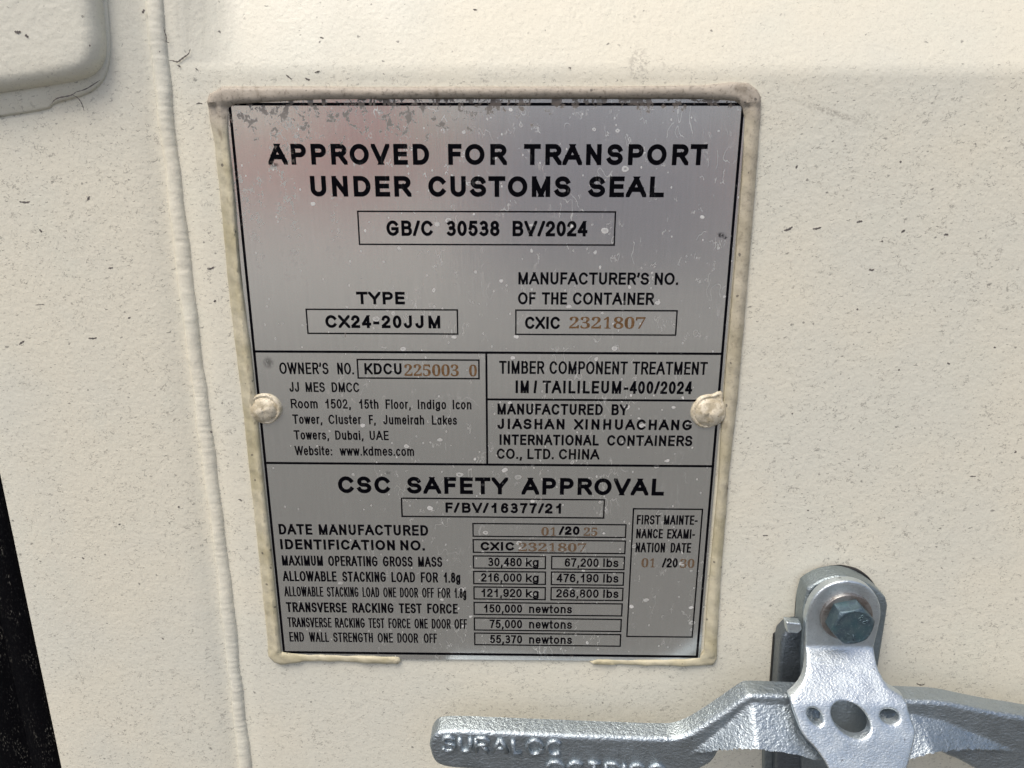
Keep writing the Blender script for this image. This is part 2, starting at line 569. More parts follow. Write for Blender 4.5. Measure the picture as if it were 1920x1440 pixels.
def mat_bolt():
    n = NT('blue_passivated_zinc')
    t = n.noise(230, 4, .65)
    c = n.mix(n.ramp(t, .35, .65), rgb(.07, .105, .135), rgb(.10, .15, .17))
    s_ = n.ramp(n.noise(60, 2, .5, n.mapp((1, 1, 1), loc=(2, 2, 2))), .5, .62)
    c = n.mix(n.M('MULTIPLY', s_, .5), c, rgb(.05, .13, .15))
    g = n.ramp(n.noise(1300, 3, .7), .58, .7)
    c = n.mix(n.M('MULTIPLY', g, .5), c, rgb(.26, .33, .35))
    nr = n.bump(n.noise(900, 3, .6), .4, .0003)
    return n.fin(c, .42, .55, nr, .5)

def mat_simple(name, col, rough=.6, metal=0.0, sc=300, amt=.25, b=.0003, dark=None):
    n = NT(name)
    t = n.noise(sc, 4, .65)
    dk = dark or tuple(k * (1 - amt) for k in col)
    c = n.mix(n.ramp(t, .35, .65), rgb(*dk), rgb(*col))
    return n.fin(c, rough, metal, n.bump(n.noise(sc * 3, 3, .6), .5, b))

def mat_rubber():
    n = NT('black_seal_rubber')
    x, y, z = n.sep()
    streak = n.noise(160, 4, .7, n.mapp((1, 1, .25)))
    m = n.ramp(streak, .50, .66)
    fine = n.ramp(n.noise(1400, 3, .75, n.mapp((1, 1, .4))), .56, .66)
    c = n.mix(n.M('MULTIPLY', n.M('MULTIPLY', m, fine), .5), rgb(.002, .002, .003), rgb(.30, .29, .25))
    c = n.mix(n.M('MULTIPLY', fine, .05), c, rgb(.2, .2, .2))
    return n.fin(c, .55, 0.0, n.bump(n.noise(500, 3), .5, .0005), .06)
CREAM = (.715, .700, .610)
m_paint = mat_paint('cream_paint', CREAM)
m_weld = mat_paint('cream_weld', (.71, .695, .605), .9, False, 1.0)
m_hinge = mat_paint('cream_hinge_paint', (.71, .695, .605), .8, True, .7)
m_plate = mat_plate()
m_ink = mat_ink()
m_bronze = mat_bronze()
m_seal = mat_sealant()
m_rivet = mat_rivet()
m_handle = mat_galv('cast_zinc', (.42, .48, .52), .38, .8, .0009)
m_cover = mat_galv('galvanised_sheet', (.66, .73, .77), .35, 1.3, .00035)
m_retainer = mat_galv('galvanised_casting', (.33, .385, .41), .40, .9, .0008)
m_block = mat_galv('dark_casting', (.20, .23, .26), .40, .9, .0008)
m_bolt = mat_bolt()
m_washer = mat_simple('dull_washer_steel', (.33, .32, .31), .34, .8, 250, .35, .0002, (.20, .175, .16))
m_rubber = mat_rubber()
m_pad = mat_simple('black_pad_rubber', (.012, .012, .013), .6, 0, 300, .3)
# ------------------------------------------------------------------ the setting
DOOR = 0.0012       # the door skin lies this far behind the plate face
GROUND = -1.42
def concrete(name, c):
    n = NT(name)
    a = n.noise(.6, 5, .6)
    # colour darkens towards the door, added to deepen the reflection in plate and metal
    yy = n.M('ADD', n.sep()[1], n.M('MULTIPLY', n.noise(.35, 3), 1.5))
    col = n.mix(n.ramp(a, .35, .65), rgb(*[k * .8 for k in c]), rgb(*c))
    col = n.mix(n.ramp(yy, -8.5, -2.2, 0, 1), col, rgb(*[k * .30 for k in c]))
    return n.fin(col, .85, 0.0, n.bump(n.noise(30, 4), .3, .01))
me = mesh('ground', [(-150, -200, GROUND), (150, -200, GROUND), (150, 150, GROUND), (-150, 150, GROUND)], [(0, 1, 2, 3)])
setp(link('ground', me, concrete('yard_concrete', (.31, .305, .285)), smooth=False), kind='structure')

def reflection_pile(x, y, w, h, d, col, label):
    """unseen gabled pile, added only to tint the blurred reflection in the plate"""
    root = empty('reflection_stack', (x, y, GROUND), label, 'covered stack', 'stacks added out of view for their reflection in the plate')
    m = mat_simple('reflection_tint_' + label.split()[0], col, .6, 0, 2, .12, .004)
    nx_, v, f = 24, [], []
    sec = [(-d / 2, 0), (-d / 2, h * .12), (-d * .12, h * .97), (0, h), (d * .12, h * .97), (d / 2, h * .12), (d / 2, 0)]
    for i in range(nx_ + 1):
        a = x - w / 2 + w * i / nx_
        for k, (yy, zz) in enumerate(sec):
            wob = .05 * math.sin(i * 2.3 + k) * (zz > 0)
            v.append((a, y + yy + wob, GROUND + zz - abs(wob) * .5))
    n_ = len(sec)
    for i in range(nx_):
        for k in range(n_ - 1):
            f.append((i * n_ + k, i * n_ + k + 1, (i + 1) * n_ + k + 1, (i + 1) * n_ + k))
    f.append(tuple(range(n_))[::-1]); f.append(tuple(nx_ * n_ + k for k in range(n_)))
    me = mesh('reflection_cover', v, f)
    link('reflection_cover', me, m, root)
    me.set_sharp_from_angle(angle=R(40))
    v, f = [], []
    for t in (.5,):
        a = x - w / 2 + w * t
        vv, ff = tube([(a, y + yy * 1.02, GROUND + zz + .06) for yy, zz in sec], .03, 6)
        b0 = len(v); v += vv; f += [tuple(b0 + q for q in fq) for fq in ff]
    link('stand_in_rope', mesh('stand_in_rope', v, f), m, root)
RED = (1.0, .21, .17)  # invented stacks, sloped to catch sun and put red into the plate's reflection
reflection_pile(-11.5, -34, 7.5, 2.3, 3.4, RED, 'red unseen stack, low at far left, added for the plate reflection')
reflection_pile(-6.3, -31, 2.8, 5.2, 4.4, RED, 'red unseen stack, tall and narrow, added for the plate reflection')
reflection_pile(9.0, -32, 6.0, 2.4, 3.4, RED, 'red unseen stack, low at far right, added for the plate reflection')
reflection_pile(-2.2, -30, 1.4, 2.0, 3.0, RED, 'red unseen stack, the smallest one, added for the plate reflection')
reflection_pile(1.25, -11, 3.7, 2.7, 3.4, (.55, .45, .46), 'mauve unseen stand-in for the person holding the camera, added for the plate reflection')  # added in place of the person whose blur darkens the plate

# ---- the door
door = empty('container_door', (0.1, DOOR, -0.13), 'cream painted steel container door skin with hairline chips and a vertical weld', 'container door')
XW = [P(322, 300, -DOOR)[0], P(440, 1300, -DOOR)[0]]
xw = sum(XW) / 2
XE = (P(2, 905, -DOOR)[0] + P(113, 1440, -DOOR)[0]) / 2
ZB = P(1400, 112, -DOOR)[1]
def panel_profile():
    """(y, z) up the skin: flat field, rounded bends and the slopes of the pressed corrugations"""
    pts = [(.0, -1.2)]
    def bend(z, y, s, r=.020):
        out = []
        for k in range(9):
            a = R(19) * k / 8
            out.append((y + r * (1 - math.cos(a)) * 1, z + r * math.sin(a)))
        return out
    c = bend(ZB - .007, 0, 1)
    pts += [(0, -.9), (0, -.6), (0, -.3)] + [(0, z) for z in np.arange(-.28, ZB - .02, .02)] + c
    y, z = c[-1]
    pts += [(y + .030, z + .030 / math.tan(R(19)))]
    y, z = pts[-1]
    pts += [(y + .004, z + .006), (y + .005, z + .012), (y + .005, z + .10), (y - .0, z + .11), (y - .035, z + .145), (y - .035, z + .5), (y - .035, z + 1.0)]
    return pts
prof = panel_profile()
xs = [xw + .0005, xw + .0025, xw + .0045, xw + .0065, xw + .009, xw + .012, xw + .018, xw + .024, xw + .030, xw + .036, .1, .2, .3, .4, .6, .9, 1.15]
v = [(x, DOOR + .0018 * math.exp(-((x - xw - .003) / .0045) ** 2) + y * (.03 + .97 * (lambda t: t * t * (3 - 2 * t))(min(1, (x - xw) / .034))), z) for (y, z) in prof for x in xs]
nx = len(xs)
f = [(j * nx + i, j * nx + i + 1, (j + 1) * nx + i + 1, (j + 1) * nx + i) for j in range(len(prof) - 1) for i in range(nx - 1)]
link('door_panel', mesh('door_panel', v, f), m_paint, door)
# stile: flat box section left of the weld, dished slightly towards the bead
v = []; f = []
st = [(XE, .03), (XE, .0012), (XE + .0004, .0003), (XE + .0015, 0), (XE + .02, 0), (xw - .018, 0), (xw - .013, .0004), (xw - .009, .0012), (xw - .006, .0020), (xw - .0028, .0021), (xw + .0004, .0012), (xw + .0004, .05)]
zs = [-1.2, -.6, -.3, -.1, 0, .1, .2, .5, 1.0]
for z in zs:
    for (x, y) in st: v.append((x, DOOR + y, z))
k = len(st)
for j in range(len(zs) - 1):
    for i in range(k - 1):
        f.append((j * k + i, j * k + i + 1, (j + 1) * k + i + 1, (j + 1) * k + i))
o = link('door_stile', mesh('door_stile', v, f), m_paint, door)
# weld bead, rippled
v = []; f = []
z = -.75; rows = []
rnd = random.Random(3)
ph = 0
jit = [0, 0, 0]
zt_ = P(305, 60, -DOOR)[1]
while z < .5:
    rows.append(z); z += .0007
seg = 15
for zz in rows:
    jit = [.86 * jit[0] + rnd.gauss(0, .00004), .93 * jit[1] + rnd.gauss(0, .00003), .80 * jit[2] + rnd.gauss(0, .00004)]
    ph += .0007 / .0036 * 2 * math.pi * (1 + .5 * math.sin(zz * 90) + .4 * math.sin(zz * 37 + 1))
    wob = jit[1] * 1.2 + .00002 * math.sin(ph) + .0002 * math.sin(zz * 190) + .0004 * math.sin(zz * 23)
    wd = .0034 + jit[0] + .00002 * math.sin(ph + 1) + .0002 * math.sin(zz * 71)
    ht = (.0015 + jit[2] + .000035 * math.sin(ph) + .0002 * math.sin(zz * 133 + 2)) * (1 if zz < zt_ else max(.45, 1 - (zz - zt_) / .02))
    for i in range(seg):
        a = math.pi * i / (seg - 1)
        v.append((xw + wob - wd * math.cos(a), DOOR + .0026 - (ht + .0014) * math.sin(a) ** .8, zz + .0006 * math.sin(a)))
for j in range(len(rows) - 1):
    for i in range(seg - 1):
        f.append((j * seg + i, j * seg + i + 1, (j + 1) * seg + i + 1, (j + 1) * seg + i))
link('weld_bead', mesh('weld_bead', v, f), m_weld, door)
# rubber seal beside the door edge, ribbed
v = []; f = []
sec = [(XE - .0008, .02), (XE - .0012, .004), (XE - .004, .0015), (XE - .010, .001), (XE - .017, .0025), (XE - .019, .006), (XE - .022, .003), (XE - .032, .002), (XE - .040, .004), (XE - .044, .02)]
for z in (-1.2, -.4, -.2, 0, .5, 1.0):
    for (x, y) in sec: v.append((x, DOOR + y, z))
k = len(sec)
for j in range(5):
    for i in range(k - 1): f.append((j * k + i + 1, j * k + i, (j + 1) * k + i, (j + 1) * k + i + 1))
link('door_seal', mesh('door_seal', v, f), m_rubber, door)
# hinge blade at the top left with the paint-filled fillet round it
def pl(pts, d): return [P(u, v, d) for u, v in pts]
hb = pl([(-220, -260), (172, -260), (176, -60), (184, 30), (189, 75), (187, 108), (174, 133), (150, 147), (90, 158), (0, 172), (-220, 205)], .0050)
solid('hinge_blade', [chaikin(hb, 1)], .0078, -DOOR - .001, m_hinge, door, bevel=.0062, step=.004, bstep=.002, nb=6)
fl = pl([(-220, -260), (193, -260), (196, -40), (203, 40), (206, 90), (202, 128), (190, 155), (165, 176), (120, 188), (97, 195), (90, 205), (0, 218), (-220, 255)], 0)
solid('paint_fillet', [chaikin(fl, 1)], lambda x, z, d: DOOR * -1 + .0010 + .0022 * min(1, d / .006), -DOOR - .001, m_hinge, door, bevel=.0008, step=.003, bstep=.002)

# corner post left of the seal, only reached from another standpoint
post = empty('corner_post', (XE - .1, DOOR, -.13), 'cream painted corner post beyond the black door seal', 'corner post')
vv = [(a, b, c) for a in (XE - .2, XE - .046) for b in (DOOR - .004, DOOR + .1) for c in (-1.3, 1.0)]
ff = [(0, 1, 3, 2), (4, 6, 7, 5), (0, 4, 5, 1), (2, 3, 7, 6), (0, 2, 6, 4), (1, 5, 7, 3)]
link('post_body', mesh('post_body', vv, ff), m_paint, post, False)

# ------------------------------------------------------------------ the plate
plate = empty('approval_plate', (.105, 0, -.13), 'brushed steel approval plate printed with customs and safety data, sealed to the cream door', 'data plate')
def corner(u, v): return P(u, v, 0)
outl = [corner(421, 186), corner(1401, 186), corner(1312, 1240), corner(522, 1234)]
solid('steel_sheet', [outl], 0.0, -DOOR, m_plate, plate, bevel=0, step=.012, bstep=.01).data.shade_flat()

# -------- stroke lettering: centre lines on a 100 high grid, x scaled by the first number
G = {
'A': (82, 1, 1, ['d 0 0 50 100', 'd 50 100 100 0', '17 33 83 33']),
'B': (60, 10, 5, ['0 0 0 100', '0 100 L 55 100 A 55 77 37 23 90 -90 L 0 54', '0 54 L 60 54 A 60 27 40 27 90 -90 L 0 0']),
'C': (72, 6, 5, ['A 52 50 52 50 38 322']),
'D': (64, 10, 6, ['0 0 L 0 100 L 42 100 A 42 50 58 50 90 -90 L 0 0']),
'E': (52, 10, 5, ['100 0 L 0 0 L 0 100 L 100 100', '0 52 92 52']),
'F': (47, 10, 3, ['0 0 L 0 100 L 100 100', '0 52 88 52']),
'G': (76, 6, 8, ['A 51 50 51 50 40 318 L 97 22 L 97 46 L 52 46']),
'H': (58, 10, 10, ['0 0 0 100', '100 0 100 100', '0 52 100 52']),
'I': (0, 10, 10, ['0 0 0 100']),
'J': (44, 4, 10, ['100 100 L 100 28 A 50 28 50 28 0 -170']),
'K': (64, 10, 0, ['0 0 0 100', 'd 100 100 0 30', 'd 34 56 100 0']),
'L': (50, 10, 3, ['0 100 L 0 0 L 100 0']),
'M': (74, 10, 10, ['0 0 0 100', 'd 0 100 50 0', 'd 50 0 100 100', '100 0 100 100']),
'N': (58, 10, 10, ['0 0 0 100', 'd 0 100 100 0', '100 0 100 100']),
'O': (80, 6, 6, ['A 50 50 50 50 0 360']),
'P': (58, 10, 4, ['0 0 0 100', '0 100 L 60 100 A 60 73 40 27 90 -90 L 0 46']),
'R': (64, 10, 1, ['0 0 0 100', '0 100 L 58 100 A 58 75 38 25 90 -90 L 0 50', 'd 52 50 100 0']),
'S': (62, 5, 5, ['A 50 74.5 45 25.5 18 250 A 50 26 50 26 70 -162']),
'T': (66, 3, 3, ['0 100 100 100', '50 100 50 0']),
'U': (58, 10, 10, ['0 100 L 0 34 A 50 34 50 34 180 360 L 100 100']),
'V': (76, 1, 1, ['d 0 100 50 0', 'd 50 0 100 100']),
'W': (112, 1, 1, ['d 0 100 26 0', 'd 26 0 50 100', 'd 50 100 74 0', 'd 74 0 100 100']),
'X': (72, 1, 1, ['d 0 100 100 0', 'd 0 0 100 100']),
'Y': (74, 1, 1, ['d 0 100 50 42', 'd 100 100 50 42', '50 48 50 0']),
'0': (48, 5, 5, ['A 50 50 50 50 0 360']),
'1': (24, 12, 16, ['100 0 100 100', '100 95 L 60 76 L 0 66']),
'2': (48, 4, 5, ['A 50 72 48 28 170 -36 L 4 10', '0 0 100 0']),
'3': (48, 5, 5, ['A 47 75 43 25 140 -85', 'A 48 27.5 52 27.5 85 -140', '38 52 50 52']),
'4': (52, 3, 3, ['76 0 76 100', 'd 72 100 0 28', '0 26 100 26']),
'5': (48, 5, 5, ['94 100 L 22 100 L 9 50', 'A 50 33 50 33 145 -150']),
'6': (48, 5, 5, ['A 50 30 50 30 0 360', 'A 53 58 50 42 38 180 L 0 30']),
'7': (46, 5, 5, ['0 100 100 100', '100 98 L 62 55 L 36 0']),
'8': (48, 5, 5, ['A 50 76 42 24 0 360', 'A 50 27 50 27 0 360']),
'9': (48, 5, 5, ['A 50 70 50 30 0 360', 'A 47 44 53 44 -148 0 L 100 70']),
'a': (46, 5, 8, ['A 48 36 48 37 0 360', '100 0 100 73']),
'b': (48, 8, 5, ['0 0 0 100', 'A 52 36 48 37 0 360']),
'c': (44, 5, 3, ['A 52 36 52 37 45 315']),
'd': (48, 5, 8, ['100 0 100 100', 'A 48 36 48 37 0 360']),
'e': (46, 5, 5, ['2 38 L 98 38 A 50 36 49 37 5 322']),
'g': (46, 5, 8, ['A 48 36 48 37 0 360', '100 73 L 100 -8 A 50 -8 50 18 0 -160']),
'h': (44, 8, 8, ['0 0 0 100', '0 45 A 50 45 50 28 180 0 L 100 0']),
'i': (0, 8, 8, ['0 0 0 73', '0 97 0 100']),
'k': (46, 8, 1, ['0 0 0 100', 'd 100 73 0 22', 'd 32 44 100 0']),
'l': (0, 8, 8, ['0 0 0 100']),
'm': (76, 8, 8, ['0 0 0 73', '0 47 A 25 47 25 26 180 0 L 50 0', '50 47 A 75 47 25 26 180 0 L 100 0']),
'n': (44, 8, 8, ['0 0 0 73', '0 45 A 50 45 50 28 180 0 L 100 0']),
'o': (48, 5, 5, ['A 50 36 50 37 0 360']),
'r': (24, 8, 1, ['0 0 0 73', '0 40 A 80 40 80 33 180 80']),
's': (42, 4, 4, ['A 50 54.5 44 18.5 18 250 A 50 18.5 50 18.5 70 -162']),
't': (26, 2, 3, ['42 96 L 42 14 A 88 14 46 14 180 265', '0 70 96 70']),
'u': (44, 8, 8, ['0 73 L 0 28 A 50 28 50 28 180 360', '100 0 100 73']),
'w': (72, 1, 1, ['d 0 73 26 0', 'd 26 0 50 73', 'd 50 73 74 0', 'd 74 0 100 73']),
',': (5, 7, 7, ['100 3 L 100 0 L 0 -18']),
'.': (0, 8, 8, ['0 3 0 0']),
':': (0, 10, 10, ['0 3 0 0', '0 56 0 59']),
"'": (6, 5, 5, ['100 100 L 100 88 L 0 74']),
'/': (34, 1, 1, ['d 0 0 100 100']),
'-': (26, 6, 6, ['0 38 100 38']),
}
def parse(s):
    """centre line of one stroke -> (diagonal flag, points)"""
    t = s.split(); diag = False
    if t[0] == 'd': diag = True; t = t[1:]
    pts = []; i = 0; mode = 'L'
    while i < len(t):
        if t[i] in 'LA': mode = t[i]; i += 1; continue
        if mode == 'L':
            pts.append((float(t[i]), float(t[i + 1]))); i += 2
        else:
            cx, cy, rx, ry, a0, a1 = map(float, t[i:i + 6]); i += 6
            n = max(3, int(abs(a1 - a0) / 11))
            for k in range(n + 1):
                a = R(a0 + (a1 - a0) * k / n)
                pts.append((cx + rx * math.cos(a), cy + ry * math.sin(a)))
    return diag, pts
def clip_poly(poly, ax, val, keep_less):
    out = []
    for i in range(len(poly)):
        a, b = poly[i], poly[(i + 1) % len(poly)]
        ia = (a[ax] <= val) == keep_less; ib = (b[ax] <= val) == keep_less
        if ia: out.append(a)
        if ia != ib:
            t = (val - a[ax]) / (b[ax] - a[ax]); out.append((a[0] + t * (b[0] - a[0]), a[1] + t * (b[1] - a[1])))
    return out
def ribbon(pts, w):
    """offset a polyline to both sides with mitred joins -> quads"""
    clean = [pts[0]]
    for p in pts[1:]:
        if math.dist(p, clean[-1]) > 1e-7: clean.append(p)
    pts = clean
    closed = math.dist(pts[0], pts[-1]) < 1e-6 and len(pts) > 3
    if closed: pts = pts[:-1]
    n = len(pts); Lp, Rp = [], []
    for i in range(n):
        if closed or 0 < i < n - 1:
            a, b, c = pts[i - 1], pts[i], pts[(i + 1) % n]
            d1 = (b[0] - a[0], b[1] - a[1]); d2 = (c[0] - b[0], c[1] - b[1])
            l1 = math.hypot(*d1); l2 = math.hypot(*d2)
            n1 = (-d1[1] / l1, d1[0] / l1); n2 = (-d2[1] / l2, d2[0] / l2)
            m = (n1[0] + n2[0], n1[1] + n2[1]); ml = math.hypot(*m)
            if ml < .3: m = n1; k = w / 2
            else:
                m = (m[0] / ml, m[1] / ml); k = min(w / 2 / max(.3, m[0] * n1[0] + m[1] * n1[1]), w)
        else:
            j = 0 if i == 0 else n - 2
            d1 = (pts[j + 1][0] - pts[j][0], pts[j + 1][1] - pts[j][1]); l1 = math.hypot(*d1)
            m = (-d1[1] / l1, d1[0] / l1); k = w / 2
        p = pts[i]
        Lp.append((p[0] + m[0] * k, p[1] + m[1] * k)); Rp.append((p[0] - m[0] * k, p[1] - m[1] * k))
    q = []
    for i in range(n if closed else n - 1):
        j = (i + 1) % n
        q.append([Rp[i], Rp[j], Lp[j], Lp[i]])
    return q
def word_layout(txt, x0, x1, h, s, track):
    sw = 0; fixed = 0
    for i, c in enumerate(txt):
        g = G[c]; sw += g[0]; fixed += s
        if i < len(txt) - 1: sw += (g[2] + G[txt[i + 1]][1]) * track
    k = (x1 - x0 - fixed) / (sw * h / 100)
    x = x0; out = []
    for i, c in enumerate(txt):
        g = G[c]; wc = g[0] * h / 100 * k
        out.append((c, x, wc)); x += wc + s
        if i < len(txt) - 1: x += (g[2] + G[txt[i + 1]][1]) * track * h / 100 * k
    return out
class Flat:
    """flat quads gathered into one thin printed layer, each stroke a hair above the last"""
    def __init__(s): s.v = []; s.f = []; s.lay = 0
    def poly(s, pl_, d):
        if len(pl_) < 3: return
        b = len(s.v)
        if area(pl_) < 0: pl_ = pl_[::-1]
        s.v += [(x, -d, z) for x, z in pl_]; s.f.append(tuple(range(b, b + len(pl_))))
    def stroke(s, pts, w, box=None, d0=.00005):
        s.lay = (s.lay + 1) % 6
        for q in ribbon(pts, w):
            if box:
                for ax, val, kl in ((0, box[0], False), (0, box[1], True), (1, box[2], False), (1, box[3], True)):
                    q = clip_poly(q, ax, val, kl)
                    if len(q) < 3: break
            s.poly(q, d0 + s.lay * 4e-6)
    def word(s, txt, x0, x1, zb, h, sw, track=1.0):
        for c, cx, wc in word_layout(txt, x0, x1, h, sw, track):
            for st_ in G[c][3]:
                diag, pts = parse(st_)
                top = 73 if max(p[1] for p in pts) == 73 else 100
                P2 = [(cx + sw / 2 + p[0] / 100 * wc, zb + sw / 2 + p[1] / 100 * (h - sw)) for p in pts]
                P2 = [p for i_, p in enumerate(P2) if i_ == 0 or math.dist(p, P2[i_ - 1]) > 1e-8]
                if math.dist(P2[0], P2[-1]) > 1e-7:
                    for e, (i0, i1) in ((0, (0, 1)), (-1, (-1, -2))):
                        a, b = P2[i0], P2[i1]; l = math.dist(a, b)
                        ext = sw / 2
                        if diag and pts[i0][1] in (0, 73, 100): ext = sw * 1.6
                        P2[i0] = (a[0] + (a[0] - b[0]) / l * ext, a[1] + (a[1] - b[1]) / l * ext)
                box = (cx, cx + wc + sw, zb, zb + sw + top / 100 * (h - sw)) if diag else None
                s.stroke(P2, sw, box)
    def rect(s, tl, tr, bl, br, wpx):
        """a printed box from its four photo corners (squared up on the plate)"""
        A, B, C_, D_ = P(*tl), P(*tr), P(*bl), P(*br)
        xl = (A[0] + C_[0]) / 2; xr = (B[0] + D_[0]) / 2; zt = (A[1] + B[1]) / 2; zb = (C_[1] + D_[1]) / 2
        w = 1.15 * wpx * abs(P(tl[0] + 50, tl[1])[0] - P(tl[0] - 50, tl[1])[0]) / 100
        h = w / 2
        for (a0, a1, b0, b1) in ((xl - h, xr + h, zt - h, zt + h), (xl - h, xr + h, zb - h, zb + h), (xl - h, xl + h, zb + h, zt - h), (xr - h, xr + h, zb + h, zt - h)):
            s.lay = (s.lay + 1) % 6
            s.poly([(a0, b0), (a1, b0), (a1, b1), (a0, b1)], .00005 + s.lay * 4e-6)
        return xl, xr, zb, zt
    def seg(s, p, q, wpx):
        A, B = P(*p), P(*q)
        w = 1.15 * wpx * abs(P(p[0] + 50, p[1])[0] - P(p[0] - 50, p[1])[0]) / 100
        if abs(A[0] - B[0]) > abs(A[1] - B[1]): z = (A[1] + B[1]) / 2; A = (A[0], z); B = (B[0], z)
        else: x = (A[0] + B[0]) / 2; A = (x, A[1]); B = (x, B[1])
        s.stroke([A, B], w)
    def build(s, name, mat, parent):
        return link(name, mesh(name, s.v, s.f), mat, parent, False)

rules = Flat()
rules.seg((430, 195.4), (1394, 195.4), 4.6)
rules.seg((430.6, 195.4), (532.5, 1224), 4.6)
rules.seg((1393.5, 195.4), (1306.5, 1233), 4.6)
rules.seg((531, 1222.2), (1308, 1231.7), 4.2)
rules.seg((475, 659), (1354, 663.3), 3.8)
rules.seg((495.2, 868.6), (1335.5, 873.5), 3.8)
rules.seg((912, 663), (913.4, 871), 3.4)
rules.seg((913, 748.7), (1347, 751.5), 3.4)
rules.rect((670.5, 396), (1154.5, 397.6), (674.4, 457.8), (1151, 459.7), 2.4)
rules.rect((574, 579), (857.7, 582), (577.5, 624), (858, 627.2), 2.4)
rules.rect((967.2, 582.1), (1270, 582.1), (967.2, 627.6), (1266.5, 627.6), 2.4)
rules.rect((670, 674), (898, 675.2), (671.5, 708.4), (898, 710.3), 2.4)
rules.rect((752.8, 934.6), (1133, 936.6), (753.9, 968.3), (1132, 971.1), 2.4)
rules.rect((886.7, 981.6), (1173.6, 983.8), (887.2, 1005.3), (1172.8, 1007.8), 2.2)
rules.rect((887.2, 1012), (1172.2, 1014.2), (887.5, 1035.6), (1171.8, 1037.8), 2.2)
for (u0, u1, v0, v1) in ((887.5, 1022.8, 1042.5, 1065.3), (888, 1022.8, 1071.5, 1094.7), (888.6, 1022.5, 1100.7, 1123.3)):
    rules.rect((u0, v0), (u1, v0 + .8), (u0 + .4, v1), (u1 - .4, v1 + .6), 2.2)
for (u0, u1, v0, v1) in ((1034.4, 1170.8, 1043.5, 1067), (1033.9, 1169.4, 1072.8, 1096.4), (1033.3, 1168, 1101.9, 1124.9)):
    rules.rect((u0, v0), (u1, v0 + .6), (u0, v1), (u1 - .8, v1 + .6), 2.2)
for (u0, u1, v0, v1) in ((888.9, 1166.7, 1129.9, 1152.5), (889.4, 1165, 1159, 1181.7), (890, 1163.9, 1187.4, 1209.2)):
    rules.rect((u0, v0), (u1, v0 + 2), (u0 + .3, v1), (u1 - 1.2, v1 + 1.8), 2.2)
rules.rect((1187.2, 953.9), (1317.2, 955), (1176, 1193.3), (1297.8, 1194.4), 2.4)
rules.build('printed_rules', m_ink, plate)

txt = Flat()
def T(words, base, cap, sw, track=1.0):
    """words = (text, u0, u1); base and cap are the photo rows of baseline and cap line at the words' middle"""
    for (w_, u0, u1) in words:
        um = (words[0][1] + words[-1][2]) / 2
        zb = P(um, base)[1]; h = P(um, cap)[1] - zb
        s = (1.08 if sw < 7 else 1.03) * sw * abs(P(u0 + 50, base)[0] - P(u0 - 50, base)[0]) / 100
        v = (base + cap) / 2 if w_[0] not in 'AJ' else base
        txt.word(w_, P(u0, v)[0], P(u1, (base + cap) / 2)[0], zb, h, s, track)
T([('APPROVED', 503.7, 804.6), ('FOR', 840.3, 950.6), ('TRANSPORT', 982.4, 1326)], 309.3, 269.9, 8.4, 1.9)
T([('UNDER', 582, 771), ('CUSTOMS', 803, 1070), ('SEAL', 1103.5, 1245.5)], 369.2, 330.3, 8.4, 1.5)
T([('GB/C', 724.5, 812), ('30538', 837, 936.6), ('BV/2024', 961, 1101.6)], 442.8, 413.8, 5.4, 1.1)
T([('TYPE', 668, 759)], 570.6, 547, 5.0, 1.2)
T([('CX24-20JJM', 610, 825.5)], 615.2, 591.2, 5.0, 2.0)
T([("MANUFACTURER'S", 972, 1217), ('NO.', 1227.8, 1272)], 533.8, 510.8, 3.9, 1.0)
T([('OF', 971.3, 1004.6), ('THE', 1016, 1063.3), ('CONTAINER', 1074.2, 1226.7)], 571.3, 548.3, 3.9, 1.0)
T([('CXIC', 984.3, 1050.3)], 616.8, 593.7, 4.4, 1.0)
T([("OWNER'S", 523.7, 615.8), ('NO.', 632.4, 663.3)], 701.6, 679.8, 3.0, 1.2)
T([('KDCU', 683.3, 753)], 702, 681, 3.8, 1.3)
T([('JJ', 543.2, 560.6), ('MES', 573, 609), ('DMCC', 621.8, 673.8)], 735, 716.7, 2.7, 1.2)
T([('Room', 545.3, 595.5), ('1502,', 610, 657.5), ('15th', 673.3, 709.5), ('Floor,', 722.9, 770), ('Indigo', 783.3, 836.4), ('Icon', 848.8, 883.9)], 766.6, 748.8, 2.6, 1.3)
T([('Tower,', 548.5, 604), ('Cluster', 615.8, 677.3), ('F,', 691.8, 704.2), ('Jumeirah', 718.7, 795.2), ('Lakes', 809.7, 856.7)], 795.6, 778, 2.6, 1.3)
T([('Towers,', 551, 616.6), ('Dubai,', 628.4, 681.2), ('UAE', 693, 728.7)], 824.6, 807.2, 2.6, 1.3)
T([('Website:', 552.7, 622.6), ('www.kdmes.com', 636.9, 776.2)], 854.2, 836.8, 2.5, 1.2)
T([('TIMBER', 936, 1020.8), ('COMPONENT', 1030.3, 1177), ('TREATMENT', 1186, 1326.6)], 701.8, 677.6, 3.5, 1.1)
T([('IM', 966.7, 991.6), ('/', 1000.5, 1007), ('TAILILEUM-400/2024', 1017.3, 1298.2)], 738, 714.2, 4.2, 1.6)
T([('MANUFACTURED', 932.8, 1130.5), ('BY', 1146.8, 1177.6)], 777.8, 757.3, 3.8, 1.2)
T([('JIASHAN', 932.8, 1058.5), ('XINHUACHANG', 1076.3, 1297.6)], 805.6, 786, 4.1, 1.9)
T([('INTERNATIONAL', 936.6, 1122.9), ('CONTAINERS', 1138.4, 1298.4)], 835.4, 815.6, 3.7, 1.2)
T([('CO.,', 931.4, 978.8), ('LTD.', 988.9, 1038.4), ('CHINA', 1047.9, 1124.3)], 861, 841.6, 3.5, 1.1)
T([('CSC', 633.9, 732), ('SAFETY', 763, 952.8), ('APPROVAL', 977.8, 1245.6)], 926.8, 895.3, 7.4, 1.7)
